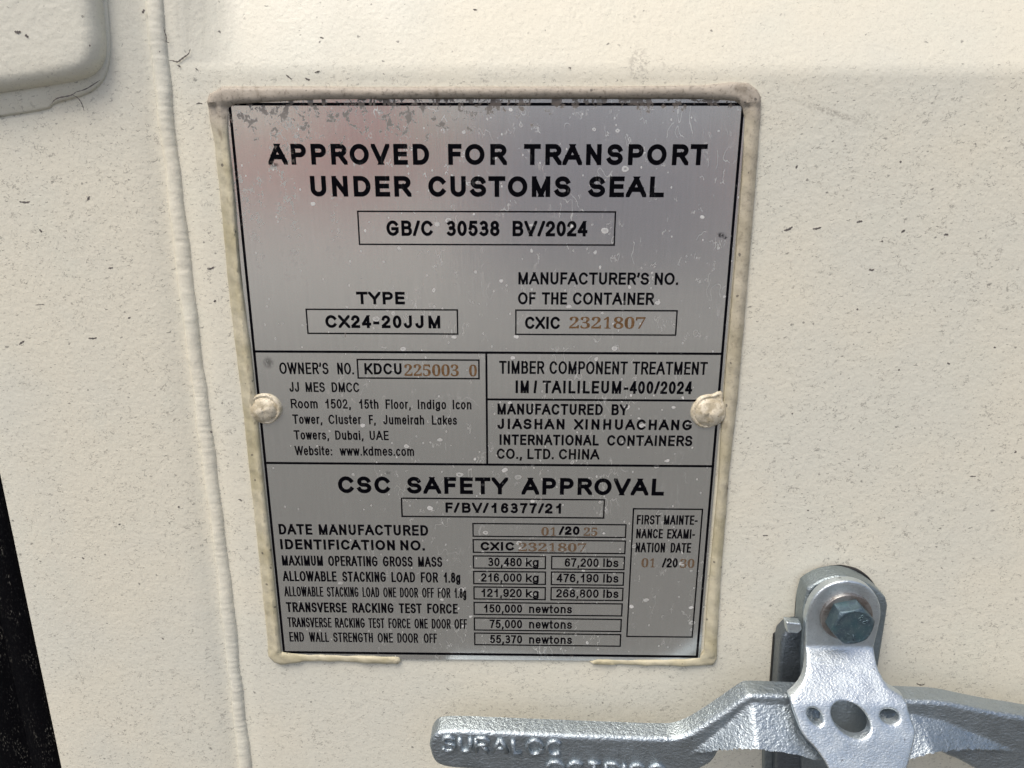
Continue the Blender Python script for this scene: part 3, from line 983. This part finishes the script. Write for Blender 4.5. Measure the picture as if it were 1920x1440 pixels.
T([('F/BV/16377/21', 835.3, 1052)], 962, 943, 4.2, 2.0)
T([('DATE', 522.8, 585.3), ('MANUFACTURED', 597.8, 802.8)], 1003.2, 983.5, 3.9, 1.3)
T([('IDENTIFICATION', 525.6, 740.3), ('NO.', 750.6, 796.4)], 1031, 1012, 4.1, 1.3)
T([('MAXIMUM', 528.9, 605.3), ('OPERATING', 615.3, 708), ('GROSS', 717.8, 773.6), ('MASS', 783.9, 829.2)], 1061.6, 1042.7, 3.0, 1.1)
T([('ALLOWABLE', 531, 631), ('STACKING', 641.7, 723.6), ('LOAD', 733.9, 778.3), ('FOR', 788.9, 821.4), ('1.8g', 832, 863)], 1091, 1072, 3.0, 1.1)
T([('ALLOWABLE', 533.9, 606), ('STACKING', 613, 672.2), ('LOAD', 679.7, 711), ('ONE', 718.6, 742.8), ('DOOR', 750, 783.9), ('OFF', 791.4, 813.6), ('FOR', 820.8, 844.4), ('1.8g', 852, 874.2)], 1119.6, 1101.2, 2.3, 1.0)
T([('TRANSVERSE', 536.7, 650), ('RACKING', 660.8, 738), ('TEST', 747.8, 790.8), ('FORCE', 801, 858.3)], 1149, 1130.6, 3.2, 1.1)
T([('TRANSVERSE', 539.4, 621.4), ('RACKING', 628.3, 683.9), ('TEST', 690.8, 720.8), ('FORCE', 728.3, 769.4), ('ONE', 777, 802), ('DOOR', 809.4, 845), ('OFF', 852, 875.6)], 1177.4, 1159.2, 2.4, 1.0)
T([('END', 542.8, 570), ('WALL', 579.7, 616.4), ('STRENGTH', 624.7, 699.2), ('ONE', 708, 736.7), ('DOOR', 745, 783.9), ('OFF', 794.4, 819.4)], 1204.2, 1186.4, 2.5, 1.0)
T([('/20', 1047.8, 1086.7)], 1003, 986.8, 4.0, 1.4)
T([('CXIC', 901, 964.4)], 1032.2, 1016.2, 4.0, 1.5)
for (a, au, b_, bu, base, cap) in (('30,480', 915, '67,200', 1058.9, 1061.9, 1045.9), ('216,000', 902, '476,190', 1043.6, 1091, 1075), ('121,920', 902.8, '268,800', 1043, 1119.6, 1104)):
    T([(a, au, 978.3), ('kg', 986, 1010)], base, cap, 2.8, 1.2)
    T([(b_, bu, 1122.5), ('lbs', 1131, 1159.8)], base + 1, cap + 1, 2.8, 1.2)
for (a, au, base, cap) in (('150,000', 907.5, 1149.2, 1133.8), ('75,000', 918, 1178.3, 1162.5), ('55,370', 918.6, 1206.6, 1191.4)):
    T([(a, au, 979), ('newtons', 992, 1072.5)], base, cap, 2.8, 1.2)
T([('FIRST', 1194, 1238), ('MAINTE-', 1245, 1308.3)], 983.6, 966, 2.8, 1.0)
T([('NANCE', 1193, 1243), ('EXAMI-', 1251, 1303.3)], 1009.6, 992, 2.8, 1.0)
T([('NATION', 1191.7, 1247), ('DATE', 1257.5, 1295.8)], 1035.8, 1017.7, 2.8, 1.0)
T([('/20', 1241.4, 1270.8)], 1064, 1046.5, 3.2, 1.1)
txt.build('printed_lettering', m_ink, plate)

DIG = json.loads('''{"0":[[[23,-1],[18,0],[13,1],[10,3],[7,7],[4,11],[2,16],[1,21],[0,27],[0,34],[0,40],[1,46],[2,52],[4,57],[7,61],[10,64],[13,66],[18,68],[23,68],[29,68],[33,66],[37,64],[40,61],[42,57],[44,52],[45,46],[46,40],[46,34],[46,27],[45,21],[44,15],[42,11],[40,7],[37,3],[33,1],[28,0]],[[23,5],[26,6],[29,9],[30,13],[31,18],[32,25],[32,34],[32,42],[31,49],[30,55],[29,59],[26,61],[23,62],[20,61],[18,59],[16,55],[16,49],[15,42],[15,34],[15,25],[16,18],[16,13],[18,9],[20,6]]],"1":[[[5,0],[5,5],[13,5],[14,5],[16,6],[16,6],[17,7],[17,9],[18,11],[18,58],[15,55],[13,53],[11,51],[9,50],[7,49],[5,48],[4,49],[3,49],[2,50],[1,52],[0,53],[0,55],[2,56],[4,57],[6,58],[9,59],[11,61],[14,63],[21,68],[32,68],[32,11],[32,9],[32,8],[32,7],[33,6],[35,5],[36,5],[44,5],[44,0]]],"2":[[[0,0],[0,10],[14,24],[18,28],[21,31],[23,34],[25,37],[26,40],[27,43],[28,46],[29,49],[29,52],[28,55],[28,58],[27,60],[25,61],[23,62],[21,62],[18,62],[16,61],[15,58],[14,55],[13,51],[13,46],[9,46],[6,47],[4,48],[2,50],[1,52],[1,55],[1,58],[2,60],[3,62],[5,63],[7,65],[10,66],[13,67],[17,68],[21,68],[28,68],[33,66],[37,64],[40,61],[42,57],[43,52],[43,50],[42,48],[42,46],[41,44],[39,42],[38,39],[36,37],[33,34],[30,31],[27,27],[23,24],[19,19],[9,10],[31,10],[33,11],[35,11],[36,12],[37,13],[38,15],[39,17],[40,20],[45,20],[45,0]]],"3":[[[20,-1],[15,-1],[12,0],[8,1],[6,2],[3,3],[2,5],[1,7],[0,8],[0,10],[0,13],[1,14],[2,16],[4,17],[6,17],[8,18],[8,14],[9,11],[11,9],[13,7],[16,6],[19,6],[21,6],[23,6],[25,7],[27,8],[28,9],[29,11],[30,13],[31,16],[31,19],[30,23],[29,26],[27,28],[24,30],[21,31],[16,32],[10,32],[10,38],[17,38],[20,38],[23,39],[26,41],[27,44],[28,48],[28,51],[28,55],[28,57],[27,59],[25,61],[23,62],[21,62],[19,62],[17,61],[16,60],[15,59],[14,57],[13,55],[13,53],[13,50],[13,48],[9,48],[6,49],[4,50],[2,51],[1,54],[0,56],[1,59],[3,62],[6,65],[10,67],[15,68],[21,68],[27,68],[33,66],[37,64],[40,61],[42,57],[43,53],[42,49],[41,45],[39,42],[36,40],[32,37],[28,36],[31,35],[34,34],[36,33],[39,32],[41,30],[43,28],[44,26],[45,23],[45,19],[45,16],[44,13],[43,10],[42,7],[40,5],[37,3],[35,2],[32,1],[29,0],[26,0],[23,-1]]],"5":[[[19,-1],[15,-1],[11,0],[8,1],[5,2],[3,3],[2,5],[1,7],[0,9],[0,10],[0,12],[1,14],[2,15],[3,16],[5,17],[7,17],[7,15],[8,13],[8,12],[9,10],[10,9],[12,7],[13,6],[15,6],[18,6],[20,6],[22,6],[23,7],[25,8],[26,10],[28,12],[28,14],[29,17],[29,21],[29,25],[28,28],[26,31],[23,33],[20,34],[16,35],[14,35],[12,34],[10,34],[9,34],[7,33],[6,33],[2,35],[5,67],[40,67],[41,50],[35,50],[35,53],[34,54],[34,55],[33,56],[33,56],[32,57],[30,57],[11,57],[9,39],[10,40],[12,40],[14,40],[16,41],[18,41],[20,41],[26,40],[32,39],[37,36],[41,32],[43,27],[44,21],[43,17],[43,13],[41,10],[40,8],[38,6],[36,4],[33,2],[30,1],[28,0],[25,0],[22,-1]]],"7":[[[12,0],[37,57],[12,57],[9,56],[7,55],[6,52],[6,47],[0,47],[1,67],[45,67],[45,63],[20,0]]],"8":[[[23,-1],[18,-1],[13,0],[10,2],[7,3],[4,5],[2,8],[1,11],[0,14],[0,17],[0,21],[2,24],[4,27],[6,29],[10,32],[14,34],[10,36],[7,39],[5,41],[3,44],[2,47],[2,51],[2,54],[3,57],[4,59],[6,62],[8,64],[11,66],[14,67],[19,68],[24,68],[30,68],[35,66],[39,63],[42,60],[43,56],[44,52],[43,48],[42,45],[40,43],[38,41],[35,38],[31,36],[36,34],[40,31],[43,28],[45,25],[46,21],[47,18],[46,12],[44,8],[40,4],[36,1],[30,0]],[[25,40],[27,41],[29,43],[30,44],[31,46],[32,49],[32,52],[32,54],[32,55],[31,57],[30,59],[29,60],[28,61],[27,62],[25,62],[23,63],[21,62],[19,61],[17,60],[16,57],[15,55],[15,52],[16,49],[16,47],[18,45],[20,43],[22,41]],[[23,4],[26,5],[29,6],[31,8],[32,10],[33,13],[34,16],[33,19],[32,22],[30,24],[28,26],[24,28],[20,30],[18,29],[16,27],[15,25],[13,23],[13,20],[13,17],[13,13],[14,10],[15,8],[18,6],[20,5]]]}''')
def digits(s_, u0, u1, base, cap):
    um = (u0 + u1) / 2
    zb = P(um, base)[1]; h = P(um, cap)[1] - zb
    xa = P(u0, (base + cap) / 2)[0]; xb = P(u1, (base + cap) / 2)[0]
    n = len(s_); w_ = (xb - xa) / (n + (n - 1) * .12); V_, F_ = [], []
    for i, c in enumerate(s_):
        ox = xa + i * w_ * 1.12 + (w_ * .14 if c == '1' else 0)
        ww = w_ * (.72 if c == '1' else 1)
        loops = [[(ox + p[0] / 46 * ww, zb + p[1] / 68 * h) for p in lp] for lp in DIG[c]]
        cl = []
        for lp in loops:
            o = [lp[0]]
            for p in lp[1:]:
                if math.dist(p, o[-1]) > 2e-6 and math.dist(p, o[0]) > 2e-6: o.append(p)
            cl.append(o)
        cl.sort(key=lambda l: -abs(area(l)))
        VV, TT, _ = tri_region(cl, 0)
        b = len(V_)
        V_ += [(x, -.00008, z) for x, z in VV]; F_ += [tuple(b + k for k in t) for t in TT]
    link('stamped_number', mesh('stamped_number', V_, F_), m_bronze, plate, False)
digits('2321807', 1067.4, 1210.4, 616, 594)
digits('225003', 758, 860.5, 705, 683)
digits('0', 879.6, 894, 705.5, 683.6)
digits('01', 1015, 1044.4, 1004.4, 988.4)
digits('25', 1094.4, 1120.8, 1004.6, 989)
digits('2321807', 972, 1099.7, 1033.8, 1018)
digits('01', 1202.8, 1230, 1063.6, 1046.7)
digits('30', 1275, 1302, 1064.6, 1048)

OUTER = [(751, 1240), (746, 1245), (667, 1242), (602, 1239), (570, 1240), (545, 1243), (528, 1246), (514, 1242), (503, 1230), (499.5, 1180), (476, 960), (452, 740), (426, 520), (411, 351), (401, 261), (393, 224), (388.5, 192), (392, 176), (404, 171), (416.5, 162), (500, 161.5), (700, 162.5), (900, 162), (1120, 162), (1316, 160), (1372, 154), (1403, 155.5), (1420, 168), (1427, 182), (1426, 224), (1417, 337), (1403, 520), (1391, 652), (1383, 750), (1367, 888), (1352, 1082), (1345, 1193), (1344, 1236), (1337, 1248), (1259, 1248), (1180, 1247), (1114, 1245), (1105, 1240)]
INNER = [(1120, 1236.5), (1203, 1238), (1290, 1236), (1312, 1232), (1320, 1221), (1325.5, 1138), (1346, 915), (1352, 815), (1361, 693), (1377.6, 505), (1392, 323), (1396, 224), (1391, 200), (1380, 189.5), (1361, 188), (1294, 184.4), (1100, 184), (900, 184), (605, 186.4), (492, 192), (442, 195), (430, 202), (427, 225), (428, 252), (440, 365), (450, 505), (471, 658), (483, 775), (493.6, 888), (511.7, 1054), (525, 1195), (528, 1222), (560, 1226.5), (650, 1229.5), (749, 1232)]
oline = [P(u, v, 0) for u, v in OUTER]
def d_outer(x, z):
    best = 1e9
    for i in range(len(oline) - 1):
        a, b = oline[i], oline[i + 1]
        ax, ay = b[0] - a[0], b[1] - a[1]
        t = max(0, min(1, ((x - a[0]) * ax + (z - a[1]) * ay) / (ax * ax + ay * ay)))
        best = min(best, math.hypot(x - a[0] - t * ax, z - a[1] - t * ay))
    return best
ZT1 = P(900, 196)[1]; ZB1 = P(900, 1225)[1]
def seal_front(x, z, dd):
    do = d_outer(x, z)
    wv = .00018 * math.sin(x * 310 + z * 90) + .00014 * math.sin(z * 420 + x * 130) + .0001 * math.sin(z * 900 + x * 700)
    if z < ZB1:
        q = min(1, dd / .0016)
        return .0002 + .0007 * math.sqrt(max(.0, 1 - (1 - q) ** 2)) + wv * 1.6
    if z > ZT1:
        q = min(1, dd / .0024)
        return .0002 + .0019 * math.sqrt(max(.0, 1 - (1 - q) ** 2)) + wv
    a = .0001 + .0003 * min(1, do / .0010)
    if x > .1:
        r_ = .0013 * math.exp(-((do - .0030) / .0022) ** 2)
    else:
        r_ = .0013 * math.exp(-((do - .0052) / .0013) ** 2)
    return a + r_ + wv
solid('sealant_bead', [[P(u, v, 0) for u, v in OUTER + INNER]], seal_front, -DOOR, m_seal, plate, bevel=.0004, step=.0012, bstep=.0018, nb=2)

# -------- the two rivets, painted over
def rivet(cu, cv, R0, R1, cxo, czo, tail, seed):
    x0, z0 = P(cu, cv, .001)
    rr = random.Random(seed)
    lp = []
    for k in range(72):
        a = 2 * math.pi * k / 72
        r = R0 * (1 + .02 * math.sin(3 * a + seed) + .015 * math.sin(5 * a + 2 * seed))
        if tail:
            da = math.atan2(math.sin(a - tail[0]), math.cos(a - tail[0]))
            r *= 1 + tail[1] * math.exp(-(da / .20) ** 2) + .12 * math.exp(-(da / .6) ** 2)
        lp.append((x0 + r * math.cos(a), z0 + r * math.sin(a)))
    def front(x, z, dd):
        r = math.hypot(x - x0 - cxo, z - z0 - czo) / R1
        fl = .0010 + .0004 * math.sin(math.atan2(z - z0, x - x0) * 2 + seed)
        rim = .0006 * math.exp(-((dd - .0009) / .0006) ** 2)
        dome = .0024 * math.sqrt(max(0, 1 - r * r)) if r < 1 else 0
        return fl + rim + dome
    o = solid('rivet', [lp], front, -.0004, m_rivet, plate, bevel=.0006, step=.00055, bstep=.0012, nb=3)
    return o
rivet(497, 767, .0074, .0057, -.0004, -.0004, None, 1)
o = rivet(1328, 773, .0078, .0064, .0002, .0, (R(62), .34), 2)

# ------------------------------------------------------------------ the retainer that holds the handle
ret = empty('handle_retainer', (P(1588, 1160, .01)[0], -.01, P(1588, 1160, .01)[1]), 'galvanised handle catch with hinged holed cover and blue-green hex bolt, on the door', 'handle catch')
FR = .0110
arch = pl([(1503, 1520), (1501, 1300), (1503, 1195), (1509, 1109), (1530, 1093), (1553, 1084), (1578, 1080), (1603, 1084), (1628, 1094), (1648, 1108), (1667, 1127), (1662, 1165), (1652, 1225), (1640, 1300), (1640, 1520)], FR)
def no_sharp(l): return l
solid('back_plate', [chaikin(arch, 1)], FR, .0010, m_retainer, ret, bevel=.0016, step=.003, bstep=.0012)
padl = pl([(1490, 1530), (1491, 1200), (1493, 1140), (1499, 1098), (1520, 1078), (1545, 1067), (1570, 1063), (1590, 1064), (1615, 1071), (1640, 1092), (1655, 1130), (1640, 1300), (1640, 1530)], 0.001)
solid('rubber_pad', [chaikin(padl, 2)], .0012, -DOOR - .0005, m_pad, ret, bevel=.0005, step=.006, bstep=.002)
block = pl([(1452, 1540), (1455, 1300), (1462, 1205), (1466, 1190), (1480, 1176), (1508, 1171), (1508, 1540)], .0080)
def blockf(x, z, d): return .0095 - .0035 * max(0, 1 - d / .004) * 0
solid('side_block', [block], .0095, .0004, m_block, ret, bevel=.0022, step=.003, bstep=.0014)
pad2 = pl([(1440, 1540), (1443, 1300), (1451, 1192), (1458, 1186), (1500, 1186), (1500, 1540)], .0005)
solid('rubber_pad', [pad2], .0006, -DOOR - .0005, m_pad, ret, bevel=.0002, step=.006, bstep=.003)
lug = pl([(1475, 1168), (1503, 1171), (1505, 1182), (1497, 1190), (1478, 1188)], .015)
solid('stop_lug', [lug], .0145, .0100, m_cover, ret, bevel=.0007, step=.001, bstep=.0007)
lowp = pl([(1432, 1560), (1432, 1380), (1640, 1380), (1640, 1560)], .002)
solid('lower_plate', [lowp], .0030, -DOOR - .0005, m_retainer, ret, bevel=.0008, step=.005, bstep=.003)

# handle: cast bar with a flared hub; depth field described from its ridge lines
HB = .0300; HK = .0195                     # front of the plain bar, and its back
SHELF = [P(u, v, HB) for u, v in [(1000, 1640), (1272, 1430), (1340, 1378), (1406, 1320), (1412, 1317), (1480, 1322), (1560, 1335), (1640, 1337), (1712, 1338), (1770, 1352), (1830, 1377), (1920, 1413), (2040, 1460), (2300, 1600)]]
LIPD = .0135
LIPS = [(1000, 1642, 0), (1262, 1436, 0), (1276, 1427, .0008), (1305, 1417, .0022), (1350, 1409, .0064), (1385, 1407, .0105), (1420, 1407, LIPD), (1480, 1414, LIPD), (1540, 1428, LIPD), (1620, 1440, LIPD), (1700, 1428, .0132), (1750, 1414, .0122), (1790, 1409, .0082), (1830, 1407, .0055), (1880, 1410, .0022), (1925, 1417, .0006), (2040, 1463, 0), (2300, 1602, 0)]
LIP = [P(u, v, HB + d) for u, v, d in LIPS]
LIPH = [(P(u, v, HB + d)[0], d) for u, v, d in LIPS]
def interp(line, x):
    if x <= line[0][0]: return line[0][1]
    for i in range(len(line) - 1):
        if x <= line[i + 1][0]:
            t = (x - line[i][0]) / (line[i + 1][0] - line[i][0]); return line[i][1] + t * (line[i + 1][1] - line[i][1])
    return line[-1][1]
def sm(t): t = max(0, min(1, t)); return t * t * (3 - 2 * t)
XC0, XC1 = P(1478, 1300, .03)[0], P(1715, 1340, .04)[0]
XG = P(1272, 1430, HB)[0]
XH0, XH1 = P(1552, 1350, .04)[0], P(1655, 1350, .04)[0]
ZBEND = P(1575, 1213, .0165)[1]
# cover plate depth
Z1 = ZBEND - .0155
def cover_d(x, z):
    t = ZBEND - z
    if t <= 0: d = .0165
    else:
        tt = min(t, .016)
        d = .0165 + tt * 1.22 * sm(min(1, tt / .0012 * .5 + .5))
        if t > .016: d += (t - .016) * .62
    return d
def handle_d(x, z, dd):
    d = HB
    if x > XG - .003:
        s = interp(SHELF, x); l = interp(LIP, x)
        if z < s and s - l > .0004:
            full = s - l
            t = (s - z) / full
            hgt = interp(LIPH, x) * sm((s - l) / .004)
            # rises to the lip, then falls back under it
            if t <= 1: rise = hgt * t
            else: rise = max(0, hgt * (1 - (t - 1) * full / .0022))
            # small fillets
            d += rise
    if XC0 - .006 < x < XC1 + .006:
        w = sm((x - XC0 + .006) / .006) * sm((XC1 + .006 - x) / .006)
        lim = cover_d(x, z) - .0035
        if XH0 < x < XH1: lim = min(lim, HB)
        d = d * (1 - w) + min(d, lim) * w
    return d
top = [(808, 1372), (815, 1356), (828, 1348), (870, 1347.5), (952, 1351), (1124, 1358), (1244, 1362), (1268, 1360), (1296, 1348), (1344, 1317), (1390, 1284), (1400, 1281), (1440, 1282), (1500, 1285), (1600, 1288), (1700, 1292), (1750, 1294), (1777, 1299), (1837, 1312), (1920, 1325), (2060, 1352), (2300, 1400)]
bot = [(2300, 1560), (2040, 1500), (1920, 1478), (1860, 1462), (1812, 1443), (1780, 1431), (1754, 1426), (1725, 1432), (1700, 1438), (1640, 1446), (1560, 1440), (1530, 1432), (1480, 1418), (1420, 1412.5), (1362, 1414), (1340, 1428), (1318, 1442), (1290, 1455), (1250, 1462), (1124, 1456), (950, 1448), (850, 1443), (826, 1438), (813, 1429), (807, 1412)]
tl_ = [P(u, v, HK + .002) for u, v in top]
bl_ = []
for u, v in bot:
    g = HB
    if 1360 <= u <= 1755: g = HB + interp(LIPH, P(u, v, HB + .012)[0]) * .95
    elif 1755 < u < 1815: g = HB + .005
    bl_.append(P(u, v, g))
# keep the outline simple where the two depths meet
hl = chaikin(tl_ + bl_, 1)
handle = empty('locking_handle', (P(1100, 1400, HB)[0], -HB, P(1100, 1400, HB)[1]), 'cast grey zinc-coated door locking lever with raised lettering on its grip', 'door handle')
EX = []
for q in np.arange(XG - .004, hl and max(p[0] for p in hl), .0011):
    s_, l_ = interp(SHELF, q), interp(LIP, q)
    if s_ > l_ + .001: EX += [(q, s_ + .0006), (q + .0005, s_ - .0006), (q, l_ + .0005), (q + .0005, l_ - .0008), (q, l_ - .0018), (q + .0005, l_ - .0030)]
hd = solid('lever_bar', [hl], handle_d, HK, m_handle, handle, bevel=.0022, step=.0013, bstep=.0010, nb=5, extra=EX)

# raised cast letters on the grip
def cast_word(w_, p0, p1, hpx, name='cast_lettering'):
    A = P(*p0, HB); B = P(*p1, HB)
    L_ = math.dist(A, B); ang = math.atan2(B[1] - A[1], B[0] - A[0])
    h = A[1] - P(p0[0], p0[1] + hpx, HB)[1]
    sw = h * .22
    V_, F_ = [], []
    for c, cx, wc in word_layout(w_, 0, L_, h, sw, .35):
        for st_ in G[c][3]:
            _, pts = parse(st_)
            loc = [(cx + sw / 2 + p[0] / 100 * wc, sw / 2 + p[1] / 100 * (h - sw) - h) for p in pts]
            p3 = [(A[0] + math.cos(ang) * a - math.sin(ang) * b, -HB - .0000, A[1] + math.sin(ang) * a + math.cos(ang) * b) for a, b in loc]
            q = [p3[0]]
            for p in p3[1:]:
                if math.dist(p, q[-1]) > 1e-6: q.append(p)
            v, f = tube(q, sw * .56, 8)
            b0 = len(V_); V_ += v; F_ += [tuple(b0 + i for i in ff_) for ff_ in f]
    V_ = [(x, -HB + (y + HB) * 1.25, z) for x, y, z in V_]
    return link(name, mesh(name, V_, F_), m_handle, handle)
cast_word('SURALOC', (826, 1377), (1056, 1386), 32)
cast_word('OCTRICO', (1022, 1423), (1252, 1432), 32)

# hinged cover: rounded head under the bolt, then bent out over the handle, with three holes
co = [(1600, 1530), (1552, 1437), (1530, 1405), (1506, 1382), (1494, 1350), (1481, 1311), (1481.5, 1306), (1490, 1300), (1506, 1281), (1513, 1257), (1512.5, 1216), (1511, 1170), (1514, 1148), (1523, 1124), (1541, 1104), (1565, 1092), (1590, 1088.5), (1615, 1093), (1636, 1106), (1650, 1128), (1653, 1155), (1647, 1180), (1639, 1214), (1641, 1230), (1646, 1253), (1655, 1272), (1668, 1291), (1688, 1302), (1698, 1310), (1706, 1340), (1718, 1371), (1718, 1378), (1712, 1405), (1703, 1440), (1670, 1530)]
cl = chaikin([Pf(u, v, cover_d) for u, v in co], 1)
def ell(u, v, a, b, th, n=28):
    th = R(th)
    return [Pf(u + a * math.cos(t) * math.cos(th) - b * math.sin(t) * math.sin(th), v + a * math.cos(t) * math.sin(th) + b * math.sin(t) * math.cos(th), cover_d) for t in [2 * math.pi * k / n for k in range(n)]]
holes = [ell(1529, 1345, 19, 12, 52), ell(1596, 1351, 43, 28, 42), ell(1669, 1345, 19, 14, 18)]
solid('hinged_cover', [cl] + holes, lambda x, z, d: cover_d(x, z), lambda x, z: cover_d(x, z) - .0042, m_cover, ret, bevel=.0010, step=.0016, bstep=.0012, nb=3)

# washer and hex bolt
bx, bz = P(1586, 1155, .017)
def disc(name, r, z0, z1, mat, seg=48, hexr=None, bev=.0004):
    lp = [(bx + r * math.cos(2 * math.pi * k / seg), bz + r * math.sin(2 * math.pi * k / seg)) for k in range(seg)]
    return solid(name, [lp], z1, z0, mat, ret, bevel=bev, step=.003, bstep=.0014, nb=2)
disc('washer', .0120, .0150, .0183, m_washer)
BR, BF = .0103, .0262
hexl = [(bx + BR * math.cos(R(14 + 60 * k)), bz + BR * math.sin(R(14 + 60 * k))) for k in range(6)]
def boltf(x, z, d):
    r = math.hypot(x - bx, z - bz)
    f = BF - max(0, r - .0084) * .75
    if r < .0079: f -= .0003
    return f
bolt = solid('hex_bolt', [hexl], boltf, .0180, m_bolt, ret, bevel=.0004, step=.0007, bstep=.0008, nb=2)
# grade marks raised on the head
V_, F_ = [], []
def mark(c, cx, cz, h, ang):
    g = G[c]; wc = g[0] * h / 100 * .8
    for st_ in g[3]:
        _, pts = parse(st_)
        q = []
        for p in pts:
            a = (p[0] / 100 - .5) * wc; b = (p[1] / 100 - .5) * h
            q.append((cx + a * math.cos(ang) - b * math.sin(ang), -BF + .0003, cz + a * math.sin(ang) + b * math.cos(ang)))
        v, f = tube(q, h * .10, 6)
        b0 = len(V_); V_.extend(v); F_.extend(tuple(b0 + i for i in ff_) for ff_ in f)
for c, a, in (('8', 62), ('.', 46), ('8', 30)):
    mark(c, bx + .0056 * math.cos(R(a)), bz + .0056 * math.sin(R(a)), .0030, R(a - 90))
for c, a in (('Z', 242), ('T', 275)):
    if c == 'Z': G['Z'] = (60, 3, 3, ['0 100 100 100 0 0 100 0'])
    mark(c, bx + .0056 * math.cos(R(a)), bz + .0056 * math.sin(R(a)), .0028, R(a + 90))
o = link('grade_marks', mesh('grade_marks', V_, F_), m_bolt, bolt)

# ------------------------------------------------------------------ the larger chips and cracks in the paint
m_chip = mat_simple('bare_chip', (.15, .135, .125), .8, 0, 900, .4, .0001)
def chip(pts_px, wpx, d=-DOOR, name='paint_chip'):
    pts_ = [P(u, v, d) for u, v in pts_px]
    # smooth the line a little
    for _ in range(2):
        q = [pts_[0]]
        for a, b in zip(pts_[:-1], pts_[1:]):
            q += [(a[0] * .75 + b[0] * .25, a[1] * .75 + b[1] * .25), (a[0] * .25 + b[0] * .75, a[1] * .25 + b[1] * .75)]
        pts_ = q + [pts_[-1]]
    w = wpx * .00019
    n_ = len(pts_); V_, F_ = [], []
    for i, p in enumerate(pts_):
        a = pts_[max(0, i - 1)]; b = pts_[min(n_ - 1, i + 1)]
        t = (b[0] - a[0], b[1] - a[1]); l = math.hypot(*t) or 1
        k = w / 2 * (math.sin(math.pi * (i + .35) / (n_ - .3)) ** .8) * (1 + .35 * math.sin(i * 2.1 + pts_px[0][0]))
        V_ += [(p[0] - t[1] / l * k, -d - .00006, p[1] + t[0] / l * k), (p[0] + t[1] / l * k, -d - .00006, p[1] - t[0] / l * k)]
    for i in range(n_ - 1): F_.append((2 * i, 2 * i + 1, 2 * i + 3, 2 * i + 2))
    me = mesh(name, V_, F_)
    link(name, me, m_chip, door, False)
for c, w_ in (
    ([(316, 113), (325, 114), (333, 117), (340, 111), (347, 106), (355, 100), (357, 90)], 3.0),
    ([(307, 50), (309, 62), (313, 70), (311, 79), (318, 80)], 2.2), ([(293, 100), (300, 96)], 3.0), ([(333, 122), (339, 126)], 3),
    ([(368, 195), (374, 193), (380, 195)], 2.6), ([(366, 128), (371, 131)], 2.0),
    ([(1470, 432), (1478, 431), (1486, 425)], 5.0), ([(1524, 429), (1531, 429), (1540, 426)], 4.0), ([(1606, 417), (1612, 415), (1617, 415)], 4.5),
    ([(1690, 436), (1697, 431)], 4.5), ([(1770, 441), (1774, 439), (1778, 441)], 4.5), ([(1629, 505), (1635, 507), (1639, 505)], 4.0), ([(1606, 581), (1609, 579)], 4.5),
    ([(1652, 452), (1656, 453)], 3.5), ([(1684, 693), (1687, 694)], 4.0), ([(1484, 776), (1487, 775)], 4.0), ([(1863, 651), (1867, 652)], 4.0), ([(1776, 680), (1781, 683)], 3.6),
    ([(1906, 846), (1902, 849)], 4.5), ([(1818, 893), (1830, 893)], 2.8), ([(1430, 1004), (1440, 1004)], 3.0), ([(1513, 957), (1517, 957)], 3.5), ([(1687, 305), (1690, 302)], 4.5),
    ([(36, 378), (49, 380), (56, 378)], 4.0), ([(164, 376), (168, 368)], 4.5), ([(74, 430), (79, 436)], 4.0), ([(166, 634), (174, 635), (182, 633)], 4.0), ([(36, 646), (41, 642), (46, 639)], 4.0),
    ([(388, 504), (396, 504), (402, 500)], 4.0), ([(401, 566), (405, 563)], 4.5), ([(240, 597), (245, 595)], 3.2), ([(203, 503), (212, 502)], 3.2), ([(395, 808), (398, 812)], 4.5),
    ([(336, 949), (334, 952)], 4.5), ([(447, 936), (454, 938)], 3.4), ([(222, 984), (226, 982)], 3.4), ([(154, 1045), (158, 1048)], 4.0), ([(304, 1196), (307, 1199)], 3.4), ([(66, 572), (84, 570)], 1.6),
    ([(1718, 1281), (1726, 1285), (1734, 1283)], 3.4), ([(600, 1170 - 1100), (607, 72)], 3.0), ([(887, 18), (895, 19)], 3.0), ([(267, 25), (271, 18)], 5.0),
    ([(572, 146), (578, 150), (581, 149)], 3.6), ([(536, 140), (547, 149)], 2.6), ([(590, 136), (600, 133)], 2.6), ([(1066, 127), (1071, 128)], 2.8), ([(1495, 310), (1492, 316)], 4),
):
    chip(c, w_)
for c, w_ in (([(97, 195), (100, 189), (110, 183), (124, 181), (136, 178), (143, 172)], 2.6), ([(136, 178), (146, 183), (152, 191), (156, 200), (158, 209)], 2.2), ([(141, 173), (160, 168), (176, 158), (188, 150)], 2.0)):
    chip(c, w_, d=.0019)
for c, w_ in (([(27, 59), (33, 61), (39, 59)], 5), ([(47, 65), (53, 70)], 5), ([(167, 86), (170, 85)], 4)):
    chip(c, w_, d=.0079)
